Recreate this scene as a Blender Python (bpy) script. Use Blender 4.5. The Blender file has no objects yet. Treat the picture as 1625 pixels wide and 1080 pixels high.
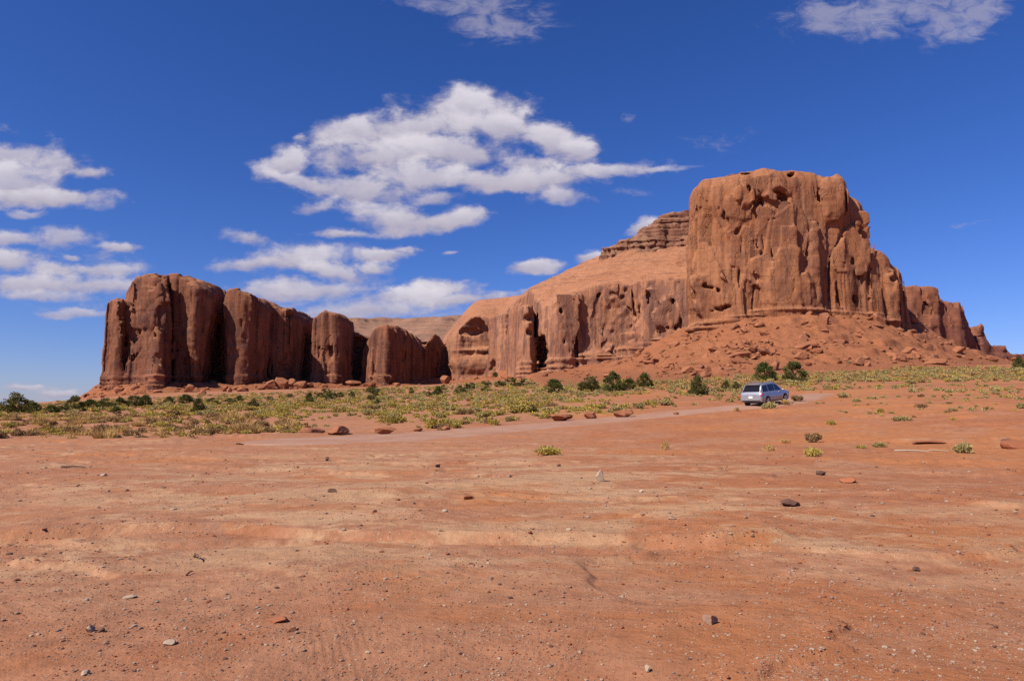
import bpy, bmesh, math, random
import numpy as np
from mathutils import Vector, Matrix, Euler

C = bpy.context.scene
COL = C.collection
rng = np.random.default_rng(11)
R = math.radians

# ------------------------------------------------------------------ camera, light, sky
CAM_Z = 1.75
FPX = 1083.0                     # focal length in pixels of the 1625-wide photograph (24 mm lens)
PITCH = math.atan(102 / FPX)
cam_data = bpy.data.cameras.new('camera')
cam_data.sensor_width = 36.0
cam_data.lens = 36.0 * FPX / 1625.0
cam_data.clip_start = 0.1
cam_data.clip_end = 60000
cam = bpy.data.objects.new('camera', cam_data)
cam.location = (0, 0, CAM_Z)
cam.rotation_euler = (math.pi / 2 + PITCH, 0, 0)
COL.objects.link(cam)
C.camera = cam

SUN_EL = R(44)
SUN_AZ = R(-126)                 # measured from +Y (view direction) towards +X: light comes from the left, a little behind the camera
sun_dir = Vector((math.sin(SUN_AZ) * math.cos(SUN_EL), math.cos(SUN_AZ) * math.cos(SUN_EL), math.sin(SUN_EL)))
sd = bpy.data.lights.new('sun', 'SUN')
sd.energy = 5.0
sd.angle = R(0.53)
sd.color = (1.0, 0.93, 0.82)
sun = bpy.data.objects.new('sun', sd)
sun.rotation_euler = (-sun_dir).to_track_quat('-Z', 'Y').to_euler()
COL.objects.link(sun)

C.view_settings.view_transform = 'Standard'
C.view_settings.look = 'None'
C.view_settings.exposure = 0.5
C.view_settings.gamma = 1.0
C.render.engine = 'CYCLES'
C.cycles.use_denoising = False
C.cycles.max_bounces = 5
C.cycles.diffuse_bounces = 2
C.cycles.use_adaptive_sampling = True
C.cycles.adaptive_threshold = 0.015


def ray(px, py):
    """world slopes (x/y, z/y) of a direction seen at a pixel of the photograph"""
    a = (np.asarray(px, float) - 812.5) / FPX
    b = (540.0 - np.asarray(py, float)) / FPX
    yy = math.cos(PITCH) - b * math.sin(PITCH)
    return a / yy, (math.sin(PITCH) + b * math.cos(PITCH)) / yy


def W(px, py, d):
    u, v = ray(px, py)
    return np.stack([u * d, np.broadcast_to(np.asarray(d, float), np.shape(u)), CAM_Z + v * d], -1)


ALB = 0.68                       # soil and rock reflect this share of the tones written below


class NT:
    """tiny helper to write node trees"""
    def __init__(s, tree):
        s.t = tree
        s.n = tree.nodes
        s.n.clear()

    def __call__(s, kind, inputs=None, **props):
        nd = s.n.new(kind)
        for k, v in props.items():
            setattr(nd, k, v)
        for k, v in (inputs or {}).items():
            s.put(nd.inputs[k], v)
        return nd

    def put(s, sock, v):
        if isinstance(v, bpy.types.NodeSocket):
            s.t.links.new(v, sock)
        elif isinstance(v, bpy.types.Node):
            s.t.links.new(v.outputs[0], sock)
        else:
            sock.default_value = v

    def m(s, op, a, b=0.0, c=0.0, clamp=False):
        nd = s.n.new('ShaderNodeMath')
        nd.operation = op
        nd.use_clamp = clamp
        s.put(nd.inputs[0], a)
        s.put(nd.inputs[1], b)
        s.put(nd.inputs[2], c)
        return nd.outputs[0]

    def vm(s, op, a, b=(0, 0, 0)):
        nd = s.n.new('ShaderNodeVectorMath')
        nd.operation = op
        s.put(nd.inputs[0], a)
        s.put(nd.inputs[1], b)
        return nd.outputs[0]

    def mix(s, f, a, b, blend='MIX'):
        nd = s.n.new('ShaderNodeMix')
        nd.data_type = 'RGBA'
        nd.blend_type = blend
        s.put(nd.inputs[0], f)
        s.put(nd.inputs[6], a if not isinstance(a, tuple) else (*a[:3], 1))
        s.put(nd.inputs[7], b if not isinstance(b, tuple) else (*b[:3], 1))
        return nd.outputs[2]

    def noise(s, vec, scale, detail=4, rough=0.55, dist=0.0, dim='3D'):
        nd = s.n.new('ShaderNodeTexNoise')
        nd.noise_dimensions = dim
        s.put(nd.inputs['Vector'], vec)
        nd.inputs['Scale'].default_value = scale
        nd.inputs['Detail'].default_value = detail
        nd.inputs['Roughness'].default_value = rough
        nd.inputs['Distortion'].default_value = dist
        return nd.outputs[0]

    def ss(s, x, lo, hi, a=0.0, b=1.0):
        nd = s.n.new('ShaderNodeMapRange')
        nd.interpolation_type = 'SMOOTHSTEP'
        s.put(nd.inputs[0], x)
        for i, v in enumerate((lo, hi, a, b)):
            s.put(nd.inputs[i + 1], v)
        return nd.outputs[0]

    def scale(s, vec, xyz):
        return s.vm('MULTIPLY', vec, xyz)


# clouds: (px, py, half width px, half height px, weight, tilt degrees) - directions in the sky
CLOUDS = [
    (735, 178, 88, 34, 1.1, 0), (650, 205, 78, 26, 1.0, 6), (565, 212, 62, 22, .9, 10), (800, 205, 80, 26, .9, -8), (880, 228, 55, 26, .9, -22), (920, 245, 26, 18, .8, -30),
    (600, 248, 92, 30, 1.0, 0), (720, 238, 95, 24, .9, 0), (450, 262, 44, 22, .95, 22), (470, 290, 62, 12, .7, -20), (840, 262, 62, 14, .8, -4), (800, 285, 85, 20, 1.0, 4), (660, 282, 100, 24, .9, 0), (580, 300, 85, 22, .85, 0),
    (880, 286, 80, 16, .9, 4), (960, 276, 80, 11, .7, 6), (1040, 268, 50, 5, .4, 8), (880, 306, 26, 12, .7, 0), (505, 325, 32, 10, .7, 10), (690, 313, 42, 10, .6, 0),
    (640, 346, 58, 19, 1.0, 0), (715, 347, 55, 18, 1.0, 6), (600, 330, 70, 10, .5, 0), (760, 338, 26, 8, .6, 0),
    (540, 369, 46, 8, .9, 0), (388, 375, 34, 10, .65, -15), (470, 412, 80, 22, 1.0, 5), (530, 428, 62, 14, .9, -6), (400, 420, 46, 9, .7, 0), (490, 456, 90, 13, .8, 0), (420, 462, 60, 10, .6, 0),
    (612, 401, 40, 10, .95, 6), (596, 421, 30, 9, .95, 0), (700, 456, 50, 15, .95, 4), (640, 470, 80, 14, .8, 6), (730, 474, 95, 14, 1.0, -4), (590, 488, 90, 12, .7, 4),
    (850, 423, 46, 8, .95, 3), (940, 407, 34, 9, .85, 12), (1045, 357, 34, 11, .95, 12), (1010, 388, 20, 5, .5, 0), (845, 462, 20, 7, .6, 10),
    (20, 245, 80, 20, .8, 0), (80, 262, 62, 22, .75, 0), (130, 277, 36, 10, .8, 6), (20, 290, 70, 30, .85, 0), (70, 315, 95, 14, 1.0, 0), (50, 341, 26, 6, .5, 0),
    (20, 378, 52, 10, .8, 0), (105, 376, 42, 16, .7, 0), (185, 388, 36, 8, .85, 0), (110, 405, 18, 6, .6, 0), (12, 412, 42, 18, 1.0, 0), (85, 428, 40, 13, .9, 0), (165, 425, 56, 12, .8, 4), (50, 450, 85, 17, .9, 0), (160, 448, 80, 15, .85, 0), (60, 470, 70, 9, .6, 0),
    (120, 497, 50, 7, .6, 3), (45, 615, 34, 5, .7, 3), (100, 623, 34, 7, .9, 6), (148, 625, 30, 8, .8, 10), (483, 222, 16, 8, .6, 0), (655, 395, 10, 4, .5, 0), (710, 397, 9, 3, .5, 0),
]
THIN = [  # ragged veils: same columns
    (775, 18, 100, 42, .85, -10), (700, 4, 80, 14, .6, 0), (800, 48, 60, 20, .6, 10), (1450, 14, 160, 38, 1.1, 0), (1530, 40, 75, 24, .9, 28), (1350, 40, 70, 26, .8, -15), (1260, 42, 60, 18, .5, 0),
    (1140, 222, 60, 20, .55, 0), (990, 188, 18, 10, .8, 20), (1535, 357, 28, 5, .7, 8), (10, 203, 26, 7, .6, 0), (70, 214, 14, 7, .5, 0), (1010, 268, 90, 12, .7, 8), (990, 305, 40, 8, .6, 0), (110, 497, 80, 13, .7, 3), (60, 460, 150, 22, .7, 0),
    (470, 470, 170, 30, .8, 0), (640, 500, 200, 18, .8, 0), (60, 634, 120, 10, .8, 0), (540, 305, 110, 30, .6, -10), (150, 410, 120, 24, .6, 0), (880, 310, 70, 14, .7, -6),
]


def make_world():
    w = bpy.data.worlds.new('World')
    C.world = w
    w.use_nodes = True
    t = NT(w.node_tree)
    sky = t('ShaderNodeTexSky', sky_type='NISHITA', sun_disc=False, sun_elevation=SUN_EL, sun_rotation=SUN_AZ,
            altitude=1600, air_density=1.1, dust_density=0.85, ozone_density=3.0)
    tint = t.mix(1.0, sky.outputs[0], SKY_TINT, 'MULTIPLY')
    hsv = t('ShaderNodeHueSaturation', {'Saturation': SKY_SAT, 'Value': 1.0, 'Color': tint})
    d = t('ShaderNodeTexCoord').outputs['Generated']
    sp = t('ShaderNodeSeparateXYZ', {0: d})
    y = t.m('MAXIMUM', sp.outputs[1], 0.02)
    u = t.m('DIVIDE', sp.outputs[0], y)
    v = t.m('DIVIDE', sp.outputs[2], y)
    uv = t('ShaderNodeCombineXYZ', {0: u, 1: v, 2: 0.0}).outputs[0]
    # wobble the coordinates so no outline stays an ellipse
    stretch = t.scale(uv, (1.0, 1.75, 1.0))
    wob = t('ShaderNodeTexNoise', {'Vector': stretch, 'Scale': 9.0, 'Detail': 5.0, 'Roughness': .6})
    wv = t.scale(t.vm('SUBTRACT', wob.outputs['Color'], (0.5, 0.5, 0.5)), (0.085, 0.042, 0.0))
    p = t.vm('ADD', uv, wv)
    def blobs(rows, q, k, tall=False):
        acc = hgt = 0.0
        for (px, py, rx, ry, wt, tilt) in rows:
            cu, cv = ray(px, py)
            mp = t('ShaderNodeMapping', {'Vector': q, 'Location': (float(cu), float(cv), 0), 'Rotation': (0, 0, R(tilt)),
                                          'Scale': (k * rx / FPX, k * ry / FPX, 1.0)}, vector_type='TEXTURE')
            g = t('ShaderNodeTexGradient', {'Vector': mp}, gradient_type='SPHERICAL').outputs['Fac']
            acc = t.m('MULTIPLY_ADD', g, wt, acc)
            if tall:
                hgt = t.m('MULTIPLY_ADD', g, wt * float(cv), hgt)
        return acc, hgt
    thin, _ = blobs(THIN, p, 1.7)
    sv = t.vm('ADD', uv, t.scale(wv, (.5, .5, 0)))
    n1 = t.noise(t.scale(sv, (1.0, 1.5, 1.0)), 19.0, 9, 0.62)
    b1 = t.noise(t.scale(sv, (1.0, 1.7, 1.0)), 8.5, 3, 0.45)
    nn = t.m('ADD', t.m('MULTIPLY', t.m('SUBTRACT', n1, 0.5), 1.55), t.m('MULTIPLY', t.m('SUBTRACT', b1, 0.5), 1.1))
    pv = t('ShaderNodeSeparateXYZ', {0: p}).outputs[1]
    # puffs stacked from the highest to the lowest: each has a bright top and a shaded flat base
    alpha = lum = 0.0
    for (px, py, rx, ry, wt, tilt) in sorted(CLOUDS, key=lambda c: c[1]):
        cu, cv = ray(px, py)
        k = 1.85
        mp = t('ShaderNodeMapping', {'Vector': p, 'Location': (float(cu), float(cv), 0), 'Rotation': (0, 0, R(tilt)),
                                      'Scale': (k * rx / FPX, k * ry / FPX, 1.0)}, vector_type='TEXTURE')
        g = t('ShaderNodeTexGradient', {'Vector': mp}, gradient_type='SPHERICAL').outputs['Fac']
        d = t.m('MULTIPLY', t.m('MULTIPLY_ADD', nn, 0.80, g), t.m('MINIMUM', t.m('MULTIPLY', g, 9.0), 1.0))
        a_ = t.m('MULTIPLY', t.ss(d, 0.18, 0.78), min(.97, .35 + .65 * wt))
        l_ = t.m('MULTIPLY_ADD', t.m('SUBTRACT', pv, float(cv)), 0.46 / (ry / FPX), 0.34)
        l_ = t.m('MINIMUM', t.m('MAXIMUM', l_, 0.05), 1.0)
        alpha = t.m('MULTIPLY_ADD', a_, t.m('SUBTRACT', 1.0, alpha), alpha)
        lum = t.m('MULTIPLY_ADD', a_, t.m('SUBTRACT', l_, lum), lum)
    veil = t.noise(t.scale(sv, (1.0, 1.9, 1.0)), 24.0, 9, 0.66, 0.6)
    vd = t.m('ADD', t.m('MINIMUM', thin, 1.0), t.m('MULTIPLY', t.m('SUBTRACT', veil, 0.5), 2.6))
    va = t.m('MULTIPLY', t.m('MULTIPLY', t.ss(vd, 0.25, 1.25), t.ss(thin, 0.02, 0.45)), 0.50)
    lum = t.m('ADD', lum, t.m('MULTIPLY', va, t.m('MULTIPLY', t.m('SUBTRACT', 1.0, alpha), 0.45)))
    lum = t.m('ADD', lum, t.m('MULTIPLY', nn, 0.32))
    lum = t.m('MINIMUM', t.m('MAXIMUM', lum, 0.0), 1.0)
    alpha = t.m('SUBTRACT', 1.0, t.m('MULTIPLY', t.m('SUBTRACT', 1.0, alpha), t.m('SUBTRACT', 1.0, va)))
    ccol = t.mix(lum, CLOUD_DARK, CLOUD_LIT)
    final = t.mix(alpha, hsv.outputs[0], ccol)
    bg = t('ShaderNodeBackground', {'Color': final, 'Strength': SKY_STRENGTH})
    t('ShaderNodeOutputWorld', {'Surface': bg})


SKY_STRENGTH = 0.0707
SKY_TINT = (0.69, 0.745, 1.16)
SKY_SAT = 1.12
CLOUD_DARK = (4.3, 3.95, 5.0)
CLOUD_LIT = (7.7, 7.35, 8.0)
make_world()

# ------------------------------------------------------------------ numeric helpers
_pr = np.random.default_rng(5)
_PERM = np.concatenate([_pr.permutation(256)] * 3).astype(np.int32)
_G = _pr.normal(size=(256, 3)).astype(np.float32)
_G /= np.linalg.norm(_G, axis=1)[:, None]


def perlin(x, y, z=None):
    x = np.asarray(x, np.float32)
    y = np.asarray(y, np.float32)
    z = np.zeros(1, np.float32) + 0.37 if z is None else np.asarray(z, np.float32)
    x, y, z = np.broadcast_arrays(x, y, z)
    xi, yi, zi = np.floor(x).astype(np.int32), np.floor(y).astype(np.int32), np.floor(z).astype(np.int32)
    xf, yf, zf = x - xi, y - yi, z - zi
    xi &= 255
    yi &= 255
    zi &= 255
    fx, fy, fz = xf * xf * (3 - 2 * xf), yf * yf * (3 - 2 * yf), zf * zf * (3 - 2 * zf)

    def g(dx, dy, dz):
        k = _PERM[_PERM[_PERM[xi + dx] + yi + dy] + zi + dz]
        q = _G[k]
        return q[..., 0] * (xf - dx) + q[..., 1] * (yf - dy) + q[..., 2] * (zf - dz)
    def lerp(a, b, t): return a + (b - a) * t
    return 1.5 * lerp(lerp(lerp(g(0, 0, 0), g(1, 0, 0), fx), lerp(g(0, 1, 0), g(1, 1, 0), fx), fy),
                      lerp(lerp(g(0, 0, 1), g(1, 0, 1), fx), lerp(g(0, 1, 1), g(1, 1, 1), fx), fy), fz)


def fbm(x, y, z=None, o=4, gain=0.5):
    s, a, f = 0, 1.0, 1.0
    for i in range(o):
        s = s + a * perlin(x * f + 17.3 * i, y * f + 5.1 * i, None if z is None else z * f + 9.7 * i)
        a *= gain
        f *= 2.03
    return s


def sstep(x, a, b):
    t = np.clip((x - a) / (b - a), 0, 1)
    return t * t * (3 - 2 * t)


def smax(a, b, k):
    h = np.clip(0.5 + 0.5 * (a - b) / k, 0, 1)
    return b + (a - b) * h + k * h * (1 - h)


def smin(a, b, k):
    return -smax(-a, -b, k)


class TPS:
    """thin plate spline z(x, y) through points"""
    def __init__(s, pts, lam=0.0):
        p = np.asarray(pts, float)
        s.s = 100.0
        xy = p[:, :2] / s.s
        n = len(p)
        A = np.zeros((n + 3, n + 3))
        A[:n, :n] = s.k(xy[:, None] - xy[None]) + lam * np.eye(n)
        A[:n, n] = 1
        A[:n, n + 1:] = xy
        A[n:, :n] = A[:n, n:].T
        s.c = np.linalg.solve(A, np.concatenate([p[:, 2], [0, 0, 0]]))
        s.xy = xy

    @staticmethod
    def k(d):
        r2 = (d ** 2).sum(-1)
        return 0.5 * r2 * np.log(r2 + 1e-12)

    def __call__(s, x, y):
        x, y = np.broadcast_arrays(np.asarray(x, float), np.asarray(y, float))
        q = np.stack([x.ravel(), y.ravel()], -1) / s.s
        out = np.empty(len(q))
        n = len(s.xy)
        for i in range(0, len(q), 60000):
            qq = q[i:i + 60000]
            out[i:i + 60000] = s.k(qq[:, None] - s.xy[None]) @ s.c[:n] + s.c[n] + qq @ s.c[n + 1:]
        return out.reshape(x.shape)


def poly_sdf(x, y, poly):
    """signed distance in plan to a polygon, negative inside"""
    poly = np.asarray(poly, np.float32)
    d = np.full(x.shape, 1e9, np.float32)
    ins = np.zeros(x.shape, bool)
    for (ax, ay), (bx, by) in zip(poly, np.roll(poly, -1, 0)):
        ex, ey = bx - ax, by - ay
        wx, wy = x - ax, y - ay
        t = np.clip((wx * ex + wy * ey) / (ex * ex + ey * ey + 1e-9), 0, 1)
        d = np.minimum(d, (wx - ex * t) ** 2 + (wy - ey * t) ** 2)
        c = (ay > y) != (by > y)
        if abs(ey) > 1e-9:
            ins ^= c & (x < ax + ex * (y - ay) / ey)
    d = np.sqrt(d)
    return np.where(ins, -d, d).astype(np.float32)


def surface_nets(f, org, h):
    """quads on the zero level of grid f; org and h give the grid's place and spacing"""
    nx, ny, nz = f.shape
    neg = f < 0
    cnt = np.zeros((nx - 1, ny - 1, nz - 1), np.int8)
    corners = [(i, j, k) for i in (0, 1) for j in (0, 1) for k in (0, 1)]
    for i, j, k in corners:
        cnt += neg[i:nx - 1 + i, j:ny - 1 + j, k:nz - 1 + k]
    act = (cnt > 0) & (cnt < 8)
    ci = np.argwhere(act).astype(np.int32)
    idx = np.full(act.shape, -1, np.int32)
    idx[act] = np.arange(len(ci))
    vals = {c: f[ci[:, 0] + c[0], ci[:, 1] + c[1], ci[:, 2] + c[2]] for c in corners}
    acc = np.zeros((len(ci), 3), np.float32)
    n = np.zeros(len(ci), np.float32)
    for a in corners:
        for ax in range(3):
            if a[ax]:
                continue
            b = list(a)
            b[ax] = 1
            va, vb = vals[a], vals[tuple(b)]
            cr = (va < 0) != (vb < 0)
            t = np.where(cr, va / np.where(cr, va - vb, 1), 0)
            p = np.tile(np.array(a, np.float32), (len(ci), 1))
            p[:, ax] += t
            acc += p * cr[:, None]
            n += cr
    V = (ci + acc / np.maximum(n, 1)[:, None]) * np.array(h, np.float32) + np.array(org, np.float32)
    Q = []
    for ax in range(3):
        o = [slice(None)] * 3
        o2 = [slice(None)] * 3
        o[ax] = slice(0, -1)
        o2[ax] = slice(1, None)
        a, b = neg[tuple(o)], neg[tuple(o2)]
        e = np.argwhere(a != b)
        u, v = (ax + 1) % 3, (ax + 2) % 3
        ok = (e[:, u] > 0) & (e[:, v] > 0) & (e[:, u] < f.shape[u] - 1) & (e[:, v] < f.shape[v] - 1)
        e = e[ok]
        def at(du, dv):
            q = e.copy()
            q[:, u] -= du
            q[:, v] -= dv
            return idx[q[:, 0], q[:, 1], q[:, 2]]
        q = np.stack([at(1, 1), at(0, 1), at(0, 0), at(1, 0)], -1)
        flip = ~a[e[:, 0], e[:, 1], e[:, 2]]
        q[flip] = q[flip][:, ::-1]
        Q.append(q)
    return V, np.concatenate(Q)


def mesh_from(name, V, F, mats=(), smooth=True, mat_idx=None):
    """mesh data from vertex and face arrays (all faces with the same corner count)"""
    me = bpy.data.meshes.new(name)
    V = np.ascontiguousarray(V, np.float32)
    F = np.ascontiguousarray(F, np.int32)
    k = F.shape[1]
    me.vertices.add(len(V))
    me.vertices.foreach_set('co', V.ravel())
    me.loops.add(F.size)
    me.loops.foreach_set('vertex_index', F.ravel())
    me.polygons.add(len(F))
    me.polygons.foreach_set('loop_start', np.arange(0, F.size, k, dtype=np.int32))
    for m in mats:
        me.materials.append(m)
    if mat_idx is not None:
        me.polygons.foreach_set('material_index', np.ascontiguousarray(mat_idx, np.int32))
    me.polygons.foreach_set('use_smooth', np.full(len(F), smooth))
    me.update(calc_edges=True)
    if len(F) > 60000 or not smooth:
        return me
    me.validate()
    return me


def link(name, me, parent=None, **props):
    o = bpy.data.objects.new(name, me)
    COL.objects.link(o)
    if parent:
        o.parent = parent
    for k, v in props.items():
        o[k] = v
    return o


def vnormals(V, F):
    a = V[F[:, 2]] - V[F[:, 0]]
    b = V[F[:, 3]] - V[F[:, 1]] if F.shape[1] == 4 else V[F[:, 1]] - V[F[:, 0]]
    n = np.cross(a, b)
    if F.shape[1] == 3:
        n = -n
    N = np.zeros_like(V)
    for c in range(F.shape[1]):
        for ax in range(3):
            N[:, ax] += np.bincount(F[:, c], n[:, ax], len(V))
    return N / np.maximum(np.linalg.norm(N, axis=1), 1e-9)[:, None]


# ------------------------------------------------------------------ materials of the land
def new_mat(name):
    m = bpy.data.materials.new(name)
    m.use_nodes = True
    return m, NT(m.node_tree)


def rock_mat(name, base, light, varnish, top, varn=0.5, bedding=0.5, size=1.0, zband=None, bump=1.0):
    m, t = new_mat(name)
    geo = t('ShaderNodeNewGeometry')
    P = geo.outputs['Position']
    nz = t('ShaderNodeSeparateXYZ', {0: geo.outputs['Normal']}).outputs[2]
    k = 1.0 / size
    # big colour patches, then streaks that run down the wall, then beds
    big = t.noise(P, 0.035 * k, 4, 0.55)
    col = t.mix(t.ss(big, 0.36, 0.66), base, light)
    patch = t.noise(t.scale(P, (1, 1, .6)), 0.11 * k, 5, 0.62, 0.6)
    col = t.mix(t.ss(patch, 0.50, 0.72, 0, 0.55), col, light)
    st = t.noise(t.scale(P, (1, 1, 0.035)), 0.42 * k, 5, 0.65)
    st2 = t.noise(t.scale(P, (1, 1, 0.10)), 0.13 * k, 4, 0.6)
    streak = t.m('MULTIPLY', t.ss(st, 0.42, 0.60), t.ss(st2, 0.42, 0.58))
    wall = t.ss(nz, 0.25, 0.6, 1.0, 0.0)
    col = t.mix(t.m('MULTIPLY', t.m('MULTIPLY', streak, wall), varn), col, varnish)
    st3 = t.noise(t.scale(P, (1, 1, 0.03)), 1.1 * k, 3, 0.6)
    col = t.mix(t.m('MULTIPLY', t.m('MULTIPLY', t.ss(st3, 0.52, 0.70), wall), 0.30), col, light)
    bed = t.noise(t.scale(P, (0.03, 0.03, 1.0)), 0.9 * k, 5, 0.7)
    col = t.mix(t.m('MULTIPLY', t.ss(bed, 0.50, 0.66), bedding), col, varnish)
    bed2 = t.noise(t.scale(P, (0.02, 0.02, 1.0)), 0.22 * k, 3, 0.6)
    col = t.mix(t.m('MULTIPLY', t.ss(bed2, 0.50, 0.64), bedding * .6), col, light)
    col = t.mix(t.ss(nz, 0.35, 0.85, 0.0, 0.8), col, top)
    col = t.mix(t.m('MULTIPLY', t.m('MULTIPLY', t.ss(bed, 0.55, 0.63), t.ss(nz, .3, .7)), .30 + .3 * varn), col, varnish)
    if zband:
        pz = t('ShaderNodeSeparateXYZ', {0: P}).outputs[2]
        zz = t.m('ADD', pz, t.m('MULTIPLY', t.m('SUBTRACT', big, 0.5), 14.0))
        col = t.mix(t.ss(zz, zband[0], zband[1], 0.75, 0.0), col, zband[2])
    grain = t.noise(P, 1.6, 6, 0.7)
    panel = t.noise(t.scale(P, (1, 1, .45)), 0.10 * k, 3, 0.5, 1.4)
    col = t.mix(t.m('MULTIPLY', t.m('MULTIPLY', t.ss(panel, 0.545, 0.575), wall), varn * .65), col, varnish)
    col = t.mix(0.35, col, t.mix(t.ss(grain, 0.3, 0.7), (0.68, 0.68, 0.68), (1.22, 1.22, 1.22)), 'MULTIPLY')
    h = t.m('ADD', t.m('MULTIPLY', t.noise(t.scale(P, (1, 1, .5)), 0.9 * k, 8, 0.68), 0.85),
            t.m('ADD', t.m('MULTIPLY', bed, 0.5 * bedding + .15), t.m('MULTIPLY', t.ss(t('ShaderNodeTexVoronoi', {'Vector': t.vm('ADD', t.scale(P, (1, 1, .4)), t.scale(t('ShaderNodeTexNoise', {'Vector': P, 'Scale': .35 * k, 'Detail': 4.0}).outputs['Color'], (3.2, 3.2, 3.2))), 'Scale': .16 * k}, feature='DISTANCE_TO_EDGE'), 0.0, 0.035), 0.55)))
    bp = t('ShaderNodeBump', {'Strength': 0.8, 'Distance': 0.40 * bump, 'Height': h})
    col = t.mix(1.0, col, (ALB, ALB * 1.06, ALB * 1.16), 'MULTIPLY')
    b = t('ShaderNodeBsdfPrincipled', {'Base Color': col, 'Roughness': 0.92, 'Normal': bp})
    b.inputs['Specular IOR Level'].default_value = 0.15
    t('ShaderNodeOutputMaterial', {'Surface': b})
    return m


M_BUTTE = rock_mat('butte_rock', (0.36, 0.130, 0.054), (0.45, 0.182, 0.080), (0.20, 0.085, 0.054), (0.44, 0.180, 0.080), 0.55, 0.12)
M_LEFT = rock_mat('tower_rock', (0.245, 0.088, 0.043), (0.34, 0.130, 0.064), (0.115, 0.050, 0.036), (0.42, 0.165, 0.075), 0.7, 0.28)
M_MESA = rock_mat('mesa_rock', (0.37, 0.142, 0.066), (0.49, 0.215, 0.112), (0.20, 0.088, 0.060), (0.47, 0.195, 0.092), 0.9, 0.22)
M_CAP = rock_mat('caprock', (0.26, 0.098, 0.052), (0.34, 0.155, 0.085), (0.12, 0.050, 0.034), (0.38, 0.20, 0.11), 0.5, 0.6, 0.8)
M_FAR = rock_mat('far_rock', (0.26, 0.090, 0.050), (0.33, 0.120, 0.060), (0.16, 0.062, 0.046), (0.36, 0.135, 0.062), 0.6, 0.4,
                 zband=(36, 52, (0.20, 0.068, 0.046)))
M_PLATEAU = rock_mat('plateau_rock', (0.31, 0.135, 0.080), (0.38, 0.19, 0.115), (0.13, 0.065, 0.045), (0.33, 0.175, 0.105), 0.2, 0.7, 2.0)
M_BLOCK = rock_mat('boulder_rock', (0.36, 0.120, 0.052), (0.43, 0.165, 0.078), (0.20, 0.075, 0.042), (0.42, 0.155, 0.070), 0.2, 0.15, 0.4, bump=0.12)

# ------------------------------------------------------------------ the lie of the land
def pts(rows):
    return [W(a, b, d) for a, b, d in rows]


_flat = [(x, y, 0.0) for y in (-400, -60, -10, 3, 9, 16, 24) for x in (-60, -20, 0, 20, 60) if not (y > 9 and x > 10)]
_flat += [(-300, 0, 0), (300, 0, 2.0), (-300, -300, 0), (300, -300, 0), (-120, 30, 0), (120, 40, 2.5), (90, 10, 0.8)]
_land = pts([
    (0, 700, 33), (250, 697, 34), (430, 690, 38), (600, 688, 40), (760, 680, 43), (870, 672, 46), (1000, 661, 50),
    (1100, 651, 53), (1215, 641, 55), (1260, 633, 59), (1320, 640, 55), (1450, 645, 48), (1600, 640, 46), (1600, 690, 28), (1350, 690, 32), (1500, 716, 22.5),
    (1600, 612, 80), (1400, 615, 80), (1250, 618, 82), (1120, 628, 84), (980, 636, 82), (830, 645, 80), (600, 654, 80), (350, 660, 80), (0, 661, 80),
    (1620, 588, 150), (1450, 592, 150), (1300, 598, 150), (1150, 606, 150), (1000, 614, 150), (800, 628, 150), (600, 636, 150), (400, 641, 150), (150, 647, 150), (0, 652, 150),
    (1620, 580, 260), (1000, 604, 230), (800, 616, 240), (600, 624, 260), (400, 630, 270), (200, 638, 280), (0, 648, 280),
    (860, 600, 340), (720, 609, 420), (500, 617, 430), (300, 622, 410), (180, 630, 410), (100, 641, 420), (0, 645, 420),
    (-200, 648, 500), (60, 644, 700), (-100, 644, 1400), (180, 640, 1400), (500, 630, 900), (900, 610, 900), (1300, 590, 900), (1700, 575, 500), (1700, 590, 1400), (2100, 600, 900)])
GROUND = TPS(_flat + [tuple(p) for p in _land], 1e-4)

# scree aprons: the line where the walls stand, a line half way and the toe
TALUS_R = TPS(pts([
    (850, 592, 352), (930, 583, 345), (1000, 566, 340), (1070, 538, 326), (1110, 522, 314), (1180, 507, 306), (1250, 499, 303), (1320, 497, 306), (1400, 507, 314),
    (1450, 520, 330), (1500, 543, 350), (1550, 563, 380), (1620, 574, 420), (1750, 582, 420),
    (900, 596, 300), (1000, 589, 285), (1080, 574, 272), (1180, 556, 262), (1300, 550, 260), (1420, 556, 268), (1520, 570, 290), (1620, 579, 330),
    (900, 606, 240), (1000, 604, 224), (1100, 599, 210), (1250, 594, 206), (1400, 592, 212), (1550, 590, 225), (1650, 590, 240),
    (1100, 618, 160), (1300, 614, 160), (1500, 612, 160),
    (1180, 470, 345), (1300, 462, 345), (1420, 475, 350), (1000, 545, 380)]), 1e-4)
TALUS_L = TPS(pts([
    (165, 611, 434), (215, 612, 420), (256, 614, 418), (340, 614, 436), (440, 610, 452), (510, 608, 478), (560, 609, 500), (625, 609, 482), (700, 608, 520),
    (145, 634, 424), (200, 629, 400), (260, 629, 396), (340, 627, 404), (440, 624, 418), (510, 621, 436), (620, 621, 446), (720, 618, 470),
    (200, 600, 445), (340, 602, 470), (440, 600, 490), (620, 598, 520), (720, 600, 560), (790, 596, 500), (830, 600, 430), (140, 622, 450), (120, 640, 450)]), 1e-4)


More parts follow.
